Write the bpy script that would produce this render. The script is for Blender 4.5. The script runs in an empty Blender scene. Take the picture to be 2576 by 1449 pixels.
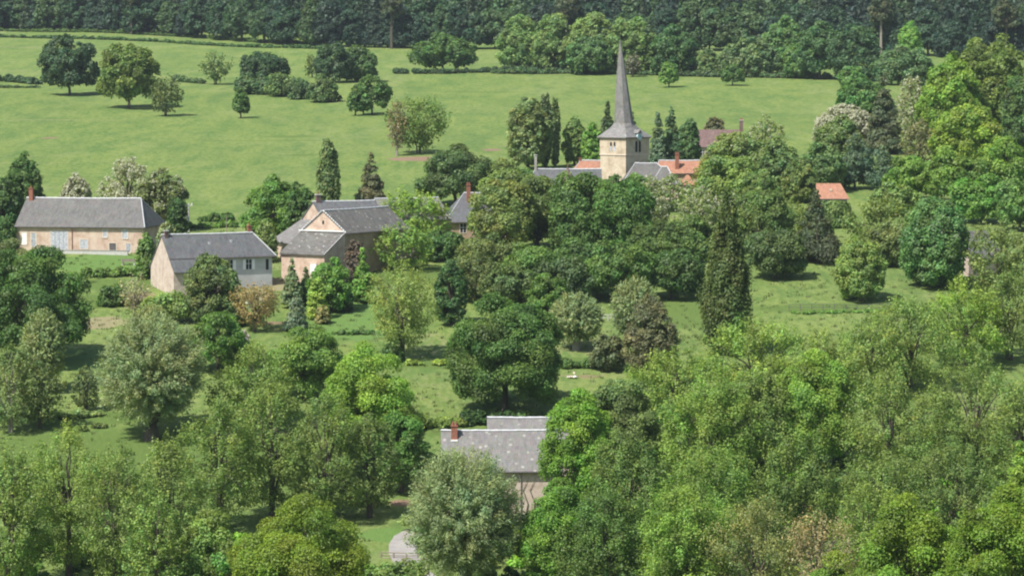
import bpy, math, random
import numpy as np
from mathutils import Vector, Matrix
R = math.radians
sc = bpy.context.scene
COL = sc.collection
# ------------------------------------------------------------------ camera, sky, sun, exposure
F = 7500.0; CX, CY, HY = 1288.0, 724.5, 200.0          # focal length in reference pixels, picture centre, eye level row
PITCH = math.atan((CY-HY)/F)
cd = bpy.data.cameras.new('camera'); cam = bpy.data.objects.new('camera', cd); COL.objects.link(cam)
cd.sensor_width = 36; cd.lens = F/2576*36; cd.clip_start = 1; cd.clip_end = 9000
cam.location = (0,0,0); cam.rotation_euler = (math.pi/2-PITCH,0,0); sc.camera = cam
SUN = Vector((-0.42,-0.42,0.81)).normalized()
w = bpy.data.worlds.new('World'); sc.world = w; w.use_nodes = True
nt = w.node_tree; bg = nt.nodes['Background']; sky = nt.nodes.new('ShaderNodeTexSky')
sky.sky_type = 'NISHITA'; sky.sun_disc = False; sky.sun_elevation = math.asin(SUN.z)
sky.sun_rotation = math.atan2(SUN.x, SUN.y); sky.air_density = 1.0; sky.dust_density = 1.5
nt.links.new(sky.outputs[0], bg.inputs[0]); bg.inputs[1].default_value = 0.10
sd = bpy.data.lights.new('sun','SUN'); sd.energy = 4.6; sd.angle = R(0.5); sd.color = (1,0.955,0.88)
so = bpy.data.objects.new('sun', sd); COL.objects.link(so); so.rotation_euler = SUN.to_track_quat('Z','Y').to_euler()
sc.view_settings.view_transform = 'Standard'; sc.view_settings.look = 'None'
sc.view_settings.exposure = 0.55; sc.view_settings.gamma = 1
sc.render.engine = 'CYCLES'
sc.cycles.filter_width = 2.1; sc.cycles.max_bounces = 5; sc.cycles.diffuse_bounces = 3; sc.cycles.transmission_bounces = 3; sc.cycles.volume_bounces = 0
# ------------------------------------------------------------------ helpers
PR = np.array([(-400,60),(-60,2),(-10,-2.2),(12,-4.5),(50,-17),(100,-29),(160,-39),(210,-44),(250,-45.5),(290,-44.5),(312,-42.6),(340,-38),(390,-31.5),(441,-25.4),
  (480,-22.2),(517,-19.3),(600,-13.8),(680,-8.6),(750,-4),(820,0.6),(880,5),(940,9.2),(1000,13.3),(1060,18.5),(1120,27),(1200,42),(1350,66),(1600,105),(2000,160),(3200,230)], float)
_m = np.gradient(PR[:,1], PR[:,0])
def prof(d):
    d = np.asarray(d, float); i = np.clip(np.searchsorted(PR[:,0], d)-1, 0, len(PR)-2)
    x0,x1 = PR[i,0],PR[i+1,0]; h = x1-x0; t = (d-x0)/h
    return ((2*t**3-3*t**2+1)*PR[i,1]+(t**3-2*t**2+t)*h*_m[i]+(-2*t**3+3*t**2)*PR[i+1,1]+(t**3-t**2)*h*_m[i+1])
def gz(x, y):
    x = np.asarray(x,float); y = np.asarray(y,float)
    return prof(y) + 0.30*np.sin(x*0.045+1.1)*np.sin(y*0.038) + 0.12*np.sin(x*0.13+y*0.05) 
sp, cp = math.sin(PITCH), math.cos(PITCH)
def ray(px, py):
    a = (px-CX)/F; b = -(py-CY)/F
    return a, cp+b*sp, -sp+b*cp
def unp(px, py, Y):
    a,c,e = ray(px,py); t = Y/c; return Vector((a*t, Y, e*t))
def at(px, py):                                  # point of the ground seen at a place of the photograph
    a,c,e = ray(px,py); d = np.arange(150,1700,0.5); t = d/c
    k = np.argmax(gz(a*t,d) >= e*t); return Vector((float(a*t[k]), float(d[k]), float(gz(a*t[k],d[k]))))
def on(px, py, d):                               # ground point at distance d under a column of the photograph
    p = unp(px,py,d); p.z = float(gz(p.x,p.y)); return p
def tag(o, label=None, cat=None, group=None, kind=None):
    if label: o['label'] = label
    if cat: o['category'] = cat
    if group: o['group'] = group
    if kind: o['kind'] = kind
    return o
def link(o, parent=None):
    COL.objects.link(o); o.parent = parent; return o
def empty(name, loc, rz=0):
    o = bpy.data.objects.new(name, None); o.location = loc; o.rotation_euler = (0,0,rz); o.empty_display_size = 0.5
    return link(o)
def mesh_np(name, V, FC, mat, parent=None, col=None, smooth=False):
    me = bpy.data.meshes.new(name); V = np.ascontiguousarray(V, dtype=np.float32); FC = np.ascontiguousarray(FC, dtype=np.int32)
    n,k = FC.shape
    me.vertices.add(len(V)); me.vertices.foreach_set('co', V.ravel())
    me.loops.add(n*k); me.loops.foreach_set('vertex_index', FC.ravel())
    me.polygons.add(n); me.polygons.foreach_set('loop_start', np.arange(0,n*k,k,dtype=np.int32))
    me.polygons.foreach_set('loop_total', np.full(n,k,dtype=np.int32))
    if smooth: me.polygons.foreach_set('use_smooth', np.ones(n,dtype=bool))
    if col is not None:
        ca = me.attributes.new('tone','FLOAT_COLOR','POINT')
        ca.data.foreach_set('color', np.ascontiguousarray(col,dtype=np.float32).ravel())
    me.update(calc_edges=True); me.materials.append(mat)
    return link(bpy.data.objects.new(name, me), parent)
class MB:
    def __init__(s): s.v=[]; s.f=[]
    def add(s, vs, fs):
        b=len(s.v); s.v += [tuple(v) for v in vs]; s.f += [tuple(i+b for i in f) for f in fs]; return s
    def box(s, x0,y0,z0,x1,y1,z1):
        return s.add([(x0,y0,z0),(x1,y0,z0),(x1,y1,z0),(x0,y1,z0),(x0,y0,z1),(x1,y0,z1),(x1,y1,z1),(x0,y1,z1)],
          [(0,3,2,1),(4,5,6,7),(0,1,5,4),(1,2,6,5),(2,3,7,6),(3,0,4,7)])
    def tube(s, pts, rad, n=6, caps=True):
        pts=[Vector(p) for p in pts]; rings=[]
        for i,p in enumerate(pts):
            d=(pts[min(i+1,len(pts)-1)]-pts[max(i-1,0)]).normalized()
            u=d.cross(Vector((0,0,1))) if abs(d.z)<0.95 else d.cross(Vector((1,0,0)))
            u.normalize(); v=d.cross(u); r=rad[i] if isinstance(rad,(list,tuple)) else rad
            rings.append([p+(u*math.cos(2*math.pi*k/n)+v*math.sin(2*math.pi*k/n))*r for k in range(n)])
        b=len(s.v)
        for rg in rings: s.v += [tuple(q) for q in rg]
        for i in range(len(pts)-1):
            for k in range(n): s.f.append((b+i*n+k,b+i*n+(k+1)%n,b+(i+1)*n+(k+1)%n,b+(i+1)*n+k))
        if caps: s.f.append(tuple(b+k for k in range(n))[::-1]); s.f.append(tuple(b+(len(pts)-1)*n+k for k in range(n)))
        return s
    def cone(s, cx,cy,z0,z1,r0,r1,n=12,dx=0,dy=0,ph=0):
        b=len(s.v)
        for (z,r,ox,oy) in ((z0,r0,0,0),(z1,r1,dx,dy)):
            s.v += [(cx+ox+r*math.cos(ph+2*math.pi*k/n),cy+oy+r*math.sin(ph+2*math.pi*k/n),z) for k in range(n)]
        s.f += [(b+k,b+(k+1)%n,b+n+(k+1)%n,b+n+k) for k in range(n)]+[tuple(b+k for k in range(n))[::-1],tuple(b+n+k for k in range(n))]
        return s
    def build(s, name, mat, parent=None, bevel=0):
        me=bpy.data.meshes.new(name); me.from_pydata(s.v,[],s.f); me.update(); me.materials.append(mat)
        o=link(bpy.data.objects.new(name,me),parent)
        if bevel:
            m=o.modifiers.new('bevel','BEVEL'); m.width=bevel; m.segments=1; m.limit_method='ANGLE'
        return o
# ------------------------------------------------------------------ materials
def mat(name):
    m=bpy.data.materials.new(name); m.use_nodes=True; n=m.node_tree.nodes; l=m.node_tree.links
    b=n['Principled BSDF']; b.inputs['Roughness'].default_value=0.85; b.inputs['Specular IOR Level'].default_value=0.2
    return m,n,l,b
def noise(n,l,co,scale,detail=4,rough=0.55,mp=None):
    t=n.new('ShaderNodeTexNoise'); t.inputs['Scale'].default_value=scale; t.inputs['Detail'].default_value=detail; t.inputs['Roughness'].default_value=rough
    if mp:
        g=n.new('ShaderNodeMapping'); g.inputs['Scale'].default_value=mp; l.new(co,g.inputs[0]); co=g.outputs[0]
    l.new(co,t.inputs['Vector']); return t.outputs['Fac']
def ramp(n,l,fac,stops):
    r=n.new('ShaderNodeValToRGB'); e=r.color_ramp.elements
    while len(e)<len(stops): e.new(0.5)
    for i,(p,c) in enumerate(stops): e[i].position=p; e[i].color=(*c,1) if len(c)==3 else c
    l.new(fac,r.inputs[0]); return r.outputs[0]
def mix(n,l,fac,a,b,mode='MIX'):
    x=n.new('ShaderNodeMix'); x.data_type='RGBA'; x.blend_type=mode
    for i,v in ((0,fac),(6,a),(7,b)):
        if hasattr(v,'links'): l.new(v,x.inputs[i])
        elif isinstance(v,(int,float)): x.inputs[i].default_value=v
        else: x.inputs[i].default_value=(*v,1)
    return x.outputs[2]
def obco(n): return n.new('ShaderNodeTexCoord').outputs['Object']
def bump(n,l,b,h,st,dist=0.05):
    u=n.new('ShaderNodeBump'); u.inputs['Strength'].default_value=st; u.inputs['Distance'].default_value=dist
    l.new(h,u.inputs['Height']); l.new(u.outputs[0],b.inputs['Normal'])
def leafmat():
    m=bpy.data.materials.new('foliage'); m.use_nodes=True; n=m.node_tree.nodes; l=m.node_tree.links; n.remove(n['Principled BSDF'])
    a=n.new('ShaderNodeAttribute'); a.attribute_name='tone'
    d=n.new('ShaderNodeBsdfDiffuse'); t=n.new('ShaderNodeBsdfTranslucent'); g=n.new('ShaderNodeBsdfGlossy'); g.inputs['Roughness'].default_value=0.55
    g.inputs['Color'].default_value=(0.8,0.85,0.8,1)
    tc=mix(n,l,1.0,a.outputs['Color'],(1.30,1.40,0.5),'MULTIPLY')
    l.new(a.outputs['Color'],d.inputs[0]); l.new(tc,t.inputs[0])
    x=n.new('ShaderNodeMixShader'); x.inputs[0].default_value=0.38; l.new(d.outputs[0],x.inputs[1]); l.new(t.outputs[0],x.inputs[2])
    y=n.new('ShaderNodeMixShader'); y.inputs[0].default_value=0.025; l.new(x.outputs[0],y.inputs[1]); l.new(g.outputs[0],y.inputs[2])
    l.new(y.outputs[0],n['Material Output'].inputs[0]); return m
LEAF=leafmat()
def barkmat(name,a,c):
    m,n,l,b=mat(name); co=obco(n); f=noise(n,l,co,3,5,0.65,(3,3,0.6)); l.new(ramp(n,l,f,[(0.3,a),(0.7,c)]),b.inputs[0]); bump(n,l,b,f,0.6,0.05); return m
BARK=barkmat('bark',(0.045,0.038,0.028),(0.15,0.13,0.10)); PALEBARK=barkmat('pale_bark',(0.18,0.16,0.13),(0.36,0.33,0.28))
def slate(name,a,c,lich=0.10,spots=0.0,warm=(0.17,0.165,0.14)):
    m,n,l,b=mat(name); co=obco(n)
    f=noise(n,l,co,1.3,6,0.7,(2.2,0.5,0.5)); base=ramp(n,l,f,[(0.32,a),(0.68,c)])
    g=noise(n,l,co,5,4,0.7,(1.6,.35,.35)); base=mix(n,l,ramp(n,l,g,[(0.45,(0,0,0)),(0.8,(0.6,)*3)]),base,(c[0]*1.5,c[1]*1.5,c[2]*1.45))
    k=noise(n,l,co,0.5,3,0.6); base=mix(n,l,ramp(n,l,k,[(0.48,(0,0,0)),(0.68,(lich*5,)*3)]),base,warm)
    v=n.new('ShaderNodeTexVoronoi'); v.inputs['Scale'].default_value=3.2; l.new(co,v.inputs['Vector'])
    base=mix(n,l,ramp(n,l,v.outputs['Color'],[(0.25,(0.82,)*3),(0.8,(1.12,)*3)]),base,base) if False else base
    vv=mix(n,l,0.35,base,v.outputs['Color'],'SOFT_LIGHT')
    hs=n.new('ShaderNodeHueSaturation'); hs.inputs['Saturation'].default_value=0.45; l.new(vv,hs.inputs['Color']); base=mix(n,l,0.5,base,hs.outputs[0])
    if spots:
        v2=n.new('ShaderNodeTexVoronoi'); v2.inputs['Scale'].default_value=1.15; l.new(co,v2.inputs['Vector'])
        base=mix(n,l,ramp(n,l,v2.outputs['Distance'],[(0.08,(spots,)*3),(0.26,(0,0,0))]),base,(0.5,0.49,0.44))
    l.new(base,b.inputs[0]); b.inputs['Roughness'].default_value=0.7
    wv=n.new('ShaderNodeTexWave'); wv.bands_direction='Z'; wv.inputs['Scale'].default_value=1.6; wv.inputs['Distortion'].default_value=0.6; l.new(co,wv.inputs['Vector'])
    bump(n,l,b,wv.outputs['Fac'],0.25,0.03); return m
SLATE=slate('old_slate',(0.090,0.086,0.080),(0.145,0.140,0.132)); BLUESLATE=slate('blue_slate',(0.072,0.076,0.082),(0.122,0.127,0.134),0.04)
MOSSLATE=slate('lichened_slate',(0.065,0.062,0.056),(0.155,0.148,0.13),0.08,0.55); PALESLATE=slate('pale_slate',(0.140,0.130,0.124),(0.195,0.184,0.175),0.08,0.55)
SPIRE=slate('weathered_shingle',(0.135,0.125,0.120),(0.235,0.222,0.215),0.15)
REDTILE=slate('red_tile',(0.26,0.072,0.016),(0.38,0.130,0.030),0.06,0,(0.19,0.10,0.04)); BROWNTILE=slate('brown_tile',(0.11,0.055,0.048),(0.17,0.090,0.080),0.1,0,(0.2,0.14,0.1))
def stone(name,a,c,e,sc_=1.0,joint=0.35):
    m,n,l,b=mat(name); co=obco(n)
    f=noise(n,l,co,0.7*sc_,5,0.65); base=ramp(n,l,f,[(0.33,a),(0.5,c),(0.7,e)])
    v=n.new('ShaderNodeTexVoronoi'); v.feature='DISTANCE_TO_EDGE'; v.inputs['Scale'].default_value=3.3; 
    g=n.new('ShaderNodeMapping'); g.inputs['Scale'].default_value=(1,1,1.6); l.new(co,g.inputs[0]); l.new(g.outputs[0],v.inputs['Vector'])
    base=mix(n,l,ramp(n,l,v.outputs['Distance'],[(0.0,(joint,)*3),(0.09,(0,0,0))]),base,(a[0]*0.7,a[1]*0.7,a[2]*0.7))
    v3=n.new('ShaderNodeTexVoronoi'); v3.inputs['Scale'].default_value=1.1; l.new(co,v3.inputs['Vector'])
    base=mix(n,l,ramp(n,l,v3.outputs['Distance'],[(0.06,(0.7,)*3),(0.13,(0,0,0))]),base,(a[0]*0.45,a[1]*0.4,a[2]*0.38))
    h=noise(n,l,co,9,4,0.7); base=mix(n,l,ramp(n,l,h,[(0.35,(0,0,0)),(0.75,(0.45,)*3)]),base,e)
    l.new(base,b.inputs[0]); b.inputs['Roughness'].default_value=0.95; bump(n,l,b,h,0.5,0.04); return m
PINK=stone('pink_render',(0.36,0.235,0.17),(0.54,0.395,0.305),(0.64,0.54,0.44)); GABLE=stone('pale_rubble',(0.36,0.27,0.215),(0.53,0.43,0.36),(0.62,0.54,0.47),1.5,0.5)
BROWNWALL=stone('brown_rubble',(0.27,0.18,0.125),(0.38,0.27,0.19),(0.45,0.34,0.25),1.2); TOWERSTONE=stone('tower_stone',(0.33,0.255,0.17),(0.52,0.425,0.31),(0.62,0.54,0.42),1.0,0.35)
WHITEWALL=stone('grey_render',(0.38,0.39,0.39),(0.48,0.49,0.48),(0.55,0.56,0.55),0.7,0.03); GREYSTONE=stone('grey_stone',(0.24,0.225,0.20),(0.34,0.325,0.29),(0.42,0.40,0.37),1.2)
def flat(name,c,rough=0.8,var=0.12,scale=4):
    m,n,l,b=mat(name); f=noise(n,l,obco(n),scale,4); l.new(ramp(n,l,f,[(0.3,tuple(x*(1-var) for x in c)),(0.7,tuple(min(1,x*(1+var)) for x in c))]),b.inputs[0]); b.inputs['Roughness'].default_value=rough; return m
ZINC=flat('zinc_ridge',(0.50,0.51,0.52),0.5); BRICK=flat('brick',(0.27,0.115,0.078),0.9,0.3,7); WHITE=flat('white_paint',(0.78,0.79,0.78),0.5,0.05); DARK=flat('dark_opening',(0.025,0.026,0.03),0.4,0.3)
WOODG=flat('weathered_planks',(0.42,0.44,0.47),0.8,0.35,3); WOODB=flat('dark_planks',(0.13,0.12,0.12),0.8,0.3,3); WOOD=flat('grey_wood',(0.26,0.23,0.18),0.9,0.25,5)
CLOCK=flat('pale_clock_face',(0.45,0.62,0.62),0.5,0.05); CONC=flat('concrete',(0.48,0.47,0.44),0.9,0.12,3); TRIM=flat('pale_stone_trim',(0.62,0.52,0.42),0.9,0.1,3); PLASTIC=flat('white_plastic',(0.8,0.8,0.78),0.4,0.03)
GLASS=flat('window_glass',(0.03,0.035,0.045),0.12,0.2)
def hazebox():
    mb=MB().box(-1420,-280,-47.5,1420,3230,285); m=bpy.data.materials.new('thin_air'); m.use_nodes=True; n=m.node_tree.nodes; l=m.node_tree.links; n.remove(n['Principled BSDF'])
    v=n.new('ShaderNodeVolumePrincipled'); v.inputs['Color'].default_value=(0.80,0.90,1.0,1); v.inputs['Density'].default_value=HAZE; v.inputs['Anisotropy'].default_value=0.1
    l.new(v.outputs[0],n['Material Output'].inputs['Volume']); o=mb.build('haze',m); tag(o,kind='stuff',label='thin blue summer haze over the whole valley'); return o
HAZE=0.00006
# ------------------------------------------------------------------ ground, painted by land use and one patch of meadow shade
def groundmat():
    m,n,l,b=mat('meadow'); co=obco(n)
    a=n.new('ShaderNodeAttribute'); a.attribute_name='tone'; s=n.new('ShaderNodeSeparateColor'); l.new(a.outputs['Color'],s.inputs[0])
    f1=noise(n,l,co,0.028,5,0.6,(1,0.8,0)); f2=noise(n,l,co,0.20,6,0.72,(1,0.28,0)); f3=noise(n,l,co,1.1,5,0.75,(1,0.35,0)); f4=noise(n,l,co,7.0,3,0.7,(1,0.8,0))
    g=ramp(n,l,f1,[(0.30,(0.134,0.210,0.051)),(0.5,(0.165,0.235,0.063)),(0.72,(0.194,0.249,0.081))])
    g=mix(n,l,ramp(n,l,f2,[(0.44,(0,0,0)),(0.62,(0.85,)*3)]),g,(0.226,0.279,0.072))
    g=mix(n,l,ramp(n,l,f2,[(0.36,(0.80,)*3),(0.50,(0,0,0))]),g,(0.097,0.177,0.044))
    g=mix(n,l,ramp(n,l,f3,[(0.40,(0.62,)*3),(0.52,(0,0,0))]),g,(0.089,0.158,0.040))
    g=mix(n,l,ramp(n,l,f3,[(0.50,(0,0,0)),(0.64,(0.60,)*3)]),g,(0.239,0.290,0.104))
    g=mix(n,l,ramp(n,l,f4,[(0.33,(0.40,)*3),(0.58,(0,0,0))]),g,(0.086,0.145,0.035))
    f5=noise(n,l,co,0.06,6,0.80,(1,0.18,0)); g=mix(n,l,ramp(n,l,f5,[(0.50,(0,0,0)),(0.66,(0.65,)*3)]),g,(0.104,0.171,0.051))
    f6=noise(n,l,co,0.045,6,0.85,(1,0.22,5)); g=mix(n,l,ramp(n,l,f6,[(0.52,(0,0,0)),(0.66,(0.75,)*3)]),g,(0.239,0.279,0.104))
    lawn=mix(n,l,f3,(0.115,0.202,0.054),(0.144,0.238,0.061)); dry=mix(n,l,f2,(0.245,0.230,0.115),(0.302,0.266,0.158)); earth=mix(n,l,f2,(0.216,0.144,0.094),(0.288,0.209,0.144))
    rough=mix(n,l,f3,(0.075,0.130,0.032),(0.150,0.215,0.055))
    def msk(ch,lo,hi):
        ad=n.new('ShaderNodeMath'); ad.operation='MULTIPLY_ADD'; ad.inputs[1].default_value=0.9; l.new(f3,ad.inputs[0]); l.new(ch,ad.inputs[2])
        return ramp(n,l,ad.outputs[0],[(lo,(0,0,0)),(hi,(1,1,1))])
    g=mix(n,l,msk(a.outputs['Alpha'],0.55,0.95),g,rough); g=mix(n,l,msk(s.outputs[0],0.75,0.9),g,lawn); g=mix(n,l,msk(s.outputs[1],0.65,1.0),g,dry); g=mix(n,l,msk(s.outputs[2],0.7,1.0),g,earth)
    l.new(g,b.inputs[0]); b.inputs['Roughness'].default_value=0.95; b.inputs['Specular IOR Level'].default_value=0.1
    sm=n.new('ShaderNodeMath'); sm.operation='MULTIPLY_ADD'; sm.inputs[1].default_value=0.5; l.new(f4,sm.inputs[0]); l.new(f3,sm.inputs[2])
    bump(n,l,b,sm.outputs[0],0.9,0.30); return m
ys=np.concatenate([np.arange(-260,150,12.),np.arange(150,480,1.25),np.arange(480,1100,2.5),np.arange(1100,3200,30.)])
xs=np.concatenate([np.arange(-1400,-240,40.),np.arange(-240,240,1.5),np.arange(240,1401,40.)])
GX,GY=np.meshgrid(xs,ys); GZ=gz(GX,GY); nx,ny=len(xs),len(ys)
tone=np.zeros((ny,nx,4))
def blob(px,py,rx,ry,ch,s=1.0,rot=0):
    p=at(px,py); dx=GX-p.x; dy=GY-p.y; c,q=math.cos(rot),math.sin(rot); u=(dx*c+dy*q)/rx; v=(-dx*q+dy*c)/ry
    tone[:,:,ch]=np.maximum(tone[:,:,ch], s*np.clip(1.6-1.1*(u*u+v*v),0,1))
for a in [(260,662,9,6,0),(900,800,6,14,0),(880,760,7,10,0,1,0.4),(210,905,5,6,0),(1060,400,6.5,5,2,0.8),(1235,378,2,2,2),(125,348,1.5,2,2),(255,812,3,3.5,1),(650,715,6,5,1),(600,745,5,4,1,0.8),
          (1470,947,3.5,1.2,2,0.45),(1475,870,5,6,1,0.3),(1080,870,5,9,1,0.25),(1100,980,6,9,1,0.2),(1035,1265,2.6,1.0,2),(690,812,2.5,1.2,2,.6),(340,745,3,3,2,0.5),(720,830,4,1.5,2,0.3),
          (300,690,9,1.5,3),(240,715,10,3,3),(250,760,6,4,3,0.8),(1440,915,4,3,3),(1110,918,7,1.8,3),(860,838,9,1.4,3),(1080,1085,14,1.7,3),(1720,790,8,10,3,0.45),(2120,775,12,3,3,0.6),(60,1050,16,3,3),(150,1130,14,3,3,0.5),  # patch right of the oak paints meadow shade with the rough-grass tone
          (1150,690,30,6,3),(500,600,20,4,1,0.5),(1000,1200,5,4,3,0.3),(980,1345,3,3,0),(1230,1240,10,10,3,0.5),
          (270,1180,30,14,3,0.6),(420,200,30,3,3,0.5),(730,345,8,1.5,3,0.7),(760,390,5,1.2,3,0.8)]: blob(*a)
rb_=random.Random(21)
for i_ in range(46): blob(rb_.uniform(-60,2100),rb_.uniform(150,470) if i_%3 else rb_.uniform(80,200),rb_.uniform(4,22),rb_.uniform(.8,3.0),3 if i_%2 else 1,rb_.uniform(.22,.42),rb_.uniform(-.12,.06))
i0=np.arange((ny-1)*(nx-1)); r_,c_=i0//(nx-1),i0%(nx-1); q0=r_*nx+c_
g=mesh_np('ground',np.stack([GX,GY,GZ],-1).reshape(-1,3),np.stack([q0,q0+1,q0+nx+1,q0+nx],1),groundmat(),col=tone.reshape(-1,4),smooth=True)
tag(g,kind='structure')
GAIN=np.array([2.08,1.98,1.42])
# ------------------------------------------------------------------ foliage
def nrm(a): return a/np.maximum(np.linalg.norm(a,axis=1,keepdims=True),1e-9)
def shape_r(kind,t):
    t=np.clip(t,0,1)
    if kind=='dome': return np.where(t>.35,np.sqrt(np.clip(1-((t-.35)/.65)**2,0,1)),np.sqrt(np.clip(1-((.35-t)/.55)**2,0,1)))
    if kind=='ovoid': return np.where(t>.42,np.sqrt(np.clip(1-((t-.42)/.58)**2,0,1))**1.1,np.sqrt(np.clip(1-((.42-t)/.55)**2,0,1)))
    if kind=='ball': return np.where(t>.42,np.sqrt(np.clip(1-((t-.42)/.58)**2,0,1)),np.sqrt(np.clip(1-((.42-t)/.44)**2,0,1)))
    if kind=='fan': return np.where(t>.62,np.sqrt(np.clip(1-((t-.62)/.38)**2,0,1)),.30+.70*np.sin(np.pi/2*t/.62))
    if kind=='column': return np.interp(t,[0,.12,.28,.5,.7,.88,1],[.70,.92,1.0,.80,.58,.32,.06])
    if kind=='slim': return .22+.78*np.sin(np.pi*np.clip(t*.84+.10,0,1))**.8
    if kind=='cone': return (1-t)**.85*.96+.04
    if kind=='shrub': return np.sqrt(np.clip(1-(t*.98)**2.2,0,1))
    return np.sqrt(np.clip(1-(2*t-1)**2,0,1))
# kind: shape, crown bottom, clump radius / width, flatness, leaf density, coverage, lobing, inner fill, leaf elongation
KIND={'oak':('dome',.13,.125,.8,1.0,1.15,.22,.35,1.2),'round':('dome',.06,.11,.8,1.0,1.1,.16,.35,1.2),'ovoid':('ovoid',.06,.10,.9,1.0,1.1,.14,.35,1.3),
 'airy':('ovoid',.10,.062,1.0,.42,.80,.30,.60,1.3),'alder':('ovoid',.05,.075,1.25,.60,.95,.30,.60,1.3),'field':('dome',.17,.10,.8,1.0,1.1,.2,.35,1.2),'pine':('dome',.52,.16,.6,.8,.9,.3,.5,1.5),
 'fan':('fan',.10,.065,1.0,.42,.75,.24,.55,1.4),'willow':('ball',.17,.045,1.0,1.0,1.3,.12,.5,3.0),
 'poplar':('column',.04,.20,1.7,1.0,1.2,.10,.4,1.3),'slimpoplar':('slim',.04,.20,1.7,1.0,1.2,.16,.4,1.3),'spruce':('cone',.04,.15,.42,.95,1.2,.12,.5,2.2),'shrub':('shrub',.0,.16,.8,1.0,1.1,.2,.3,1.2),
 'twiggy':('fan',.10,.08,1.0,.22,.55,.25,.6,1.5),'wispy':('shrub',.0,.09,1.5,.75,1.0,.2,.5,3.0),'chestnut':('ovoid',.03,.10,.95,1.15,1.25,.08,.3,1.3),'cedar':('cone',.05,.16,.5,.8,.9,.3,.5,1.6)}
def foliage(kind,H,W,d,rng,col,blossom=0.0,bcol=(0.47,0.47,0.35),maxn=90000,detail=1.0,var=0.16,D=None):
    sh,zb,rcf,flat_,dens,cov,lob,inner,el=KIND[kind]; D=D or W
    s=max(0.14,min(0.50,d*0.00066))/detail; Hc=H*(1-zb); rc=max(rcf*W,s*1.1)
    if kind in('poplar','slimpoplar'): rc=max(.13*W,.35)
    rc=min(rc,1.35)
    area=math.pi*W*Hc*.85
    nc=int(cov*area/(rc*rc*1.6)); nc=max(10,min(nc,1600))
    nc0=nc; nc=int(nc*1.25) if kind in('oak','round','alder','airy','ovoid','field','fan') else nc
    tt=rng.random(nc*6); rr=shape_r(sh,tt); keep=rng.random(nc*6)<(rr*.85+.15); tt=tt[keep][:nc]; nc=len(tt)
    ph=rng.random(nc)*2*np.pi; p1,p2,p3=rng.random(3)*6.28
    lobe=1+lob*(np.sin(3*ph+p1+2.3*tt*3)*.5+np.sin(5*ph+p2-4*tt*3)*.35+np.sin(2*ph+p3+7*tt)*.3)
    q=rng.random(nc); rho=np.where(q<inner*.5,rng.random(nc)**.5*.75,1-np.abs(rng.normal(0,.10,nc)))
    Rr=shape_r(sh,tt)*lobe
    rx=np.maximum(W/2-rc*.75,W*.1); ry=np.maximum(D/2-rc*.75,D*.1)
    x=np.cos(ph)*Rr*rho*rx; y=np.sin(ph)*Rr*rho*ry
    z=H*zb+rc*.5+(Hc-rc*1.3)*tt*(1-.10*lob*np.sin(2*ph+p1)*2)
    if kind in('oak','round','alder','airy','ovoid','field','fan'):
        k1=2*np.pi/(W*rng.uniform(.34,.48)); q1,q2,q3=rng.random(3)*6.28
        fld=np.sin(k1*x+q1+1.2*np.sin(k1*.6*z))*np.sin(k1*y+q2)*.6+np.sin(k1*1.1*z+q3+np.sin(k1*.8*x+q2))*.6
        lift=.045*H*np.sin(k1*.9*x+q2)*np.clip(tt-.3,0,1); z=z+lift
        kp=fld>(-.52 if kind in('oak','round','field','ovoid') else -.42); kp|=rng.random(nc)<.12; x,y,z,tt,ph,rho,Rr=[a_[kp] for a_ in (x,y,z,tt,ph,rho,Rr)]; nc=len(x)
    C=np.stack([x,y,z],1); rcs=rc*rng.uniform(.62,1.35,nc)
    if kind in('spruce','cedar'): rcs=rcs*(.35+.9*Rr)
    if kind in('poplar','slimpoplar'): rcs*=(.45+.6*Rr)
    m=np.maximum(4,(dens*9.5*rcs**2/(s*s)).astype(int)); tot=m.sum()
    if tot>maxn: m=np.maximum(3,(m*maxn/tot).astype(int)); s*=math.sqrt(tot/maxn)**.7
    ci=np.repeat(np.arange(nc),m); n=len(ci)
    out=C-np.array([0,0,H*(zb+.45*(1-zb))]); out=nrm(out*np.array([1,1,.8]))
    dr=nrm(rng.normal(size=(n,3))+out[ci]*.75+np.array([0,0,.45]))
    rad=rcs[ci]*((.25+.95*rng.random(n)) if kind in('airy','alder','fan','willow','wispy','twiggy') else (.42+.68*rng.random(n)**.8))
    P=C[ci]+dr*rad[:,None]*np.array([1,1,flat_])
    if kind in('spruce','cedar'): P[:,2]-=.25*np.hypot(P[:,0]-C[ci,0],P[:,1]-C[ci,1])*rng.random(n)
    RAY={'airy':1.0,'alder':.7,'fan':1.3,'willow':2.6,'twiggy':1.2}.get(kind,0)
    if RAY: P=P+nrm(out+np.array([0,0,.35 if kind=='willow' else .6]))[ci]*(rng.uniform(-1,1,n)*rcs[ci]*RAY)[:,None]
    N=nrm(dr*.75+rng.normal(size=(n,3))*.42+np.array([-.12,-.10,.42]))
    if kind in('willow','wispy'): A=nrm(out[ci]*.9+rng.normal(size=(n,3))*.28+np.array([0,0,.25 if kind=='willow' else .9]))
    elif kind in('poplar','slimpoplar'): A=nrm(rng.normal(size=(n,3))*.5+np.array([0,0,1.]))
    else: A=nrm(rng.normal(size=(n,3)))
    A=nrm(A-N*(A*N).sum(1,keepdims=True)); B=np.cross(N,A)
    sz=s*rng.uniform(.55,1.35,n); la=(sz*.62*math.sqrt(el))[:,None]; lb=(sz*.55/math.sqrt(el))[:,None]
    if d>430:
        V=np.stack([P+A*la*1.15,P-A*la*.6+B*lb*1.3,P-A*la*.6-B*lb*1.3],1); k=3
    else:
        V=np.stack([P+A*la,P+B*lb,P-A*la,P-B*lb],1); k=4
    V=V.reshape(-1,3)
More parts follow.
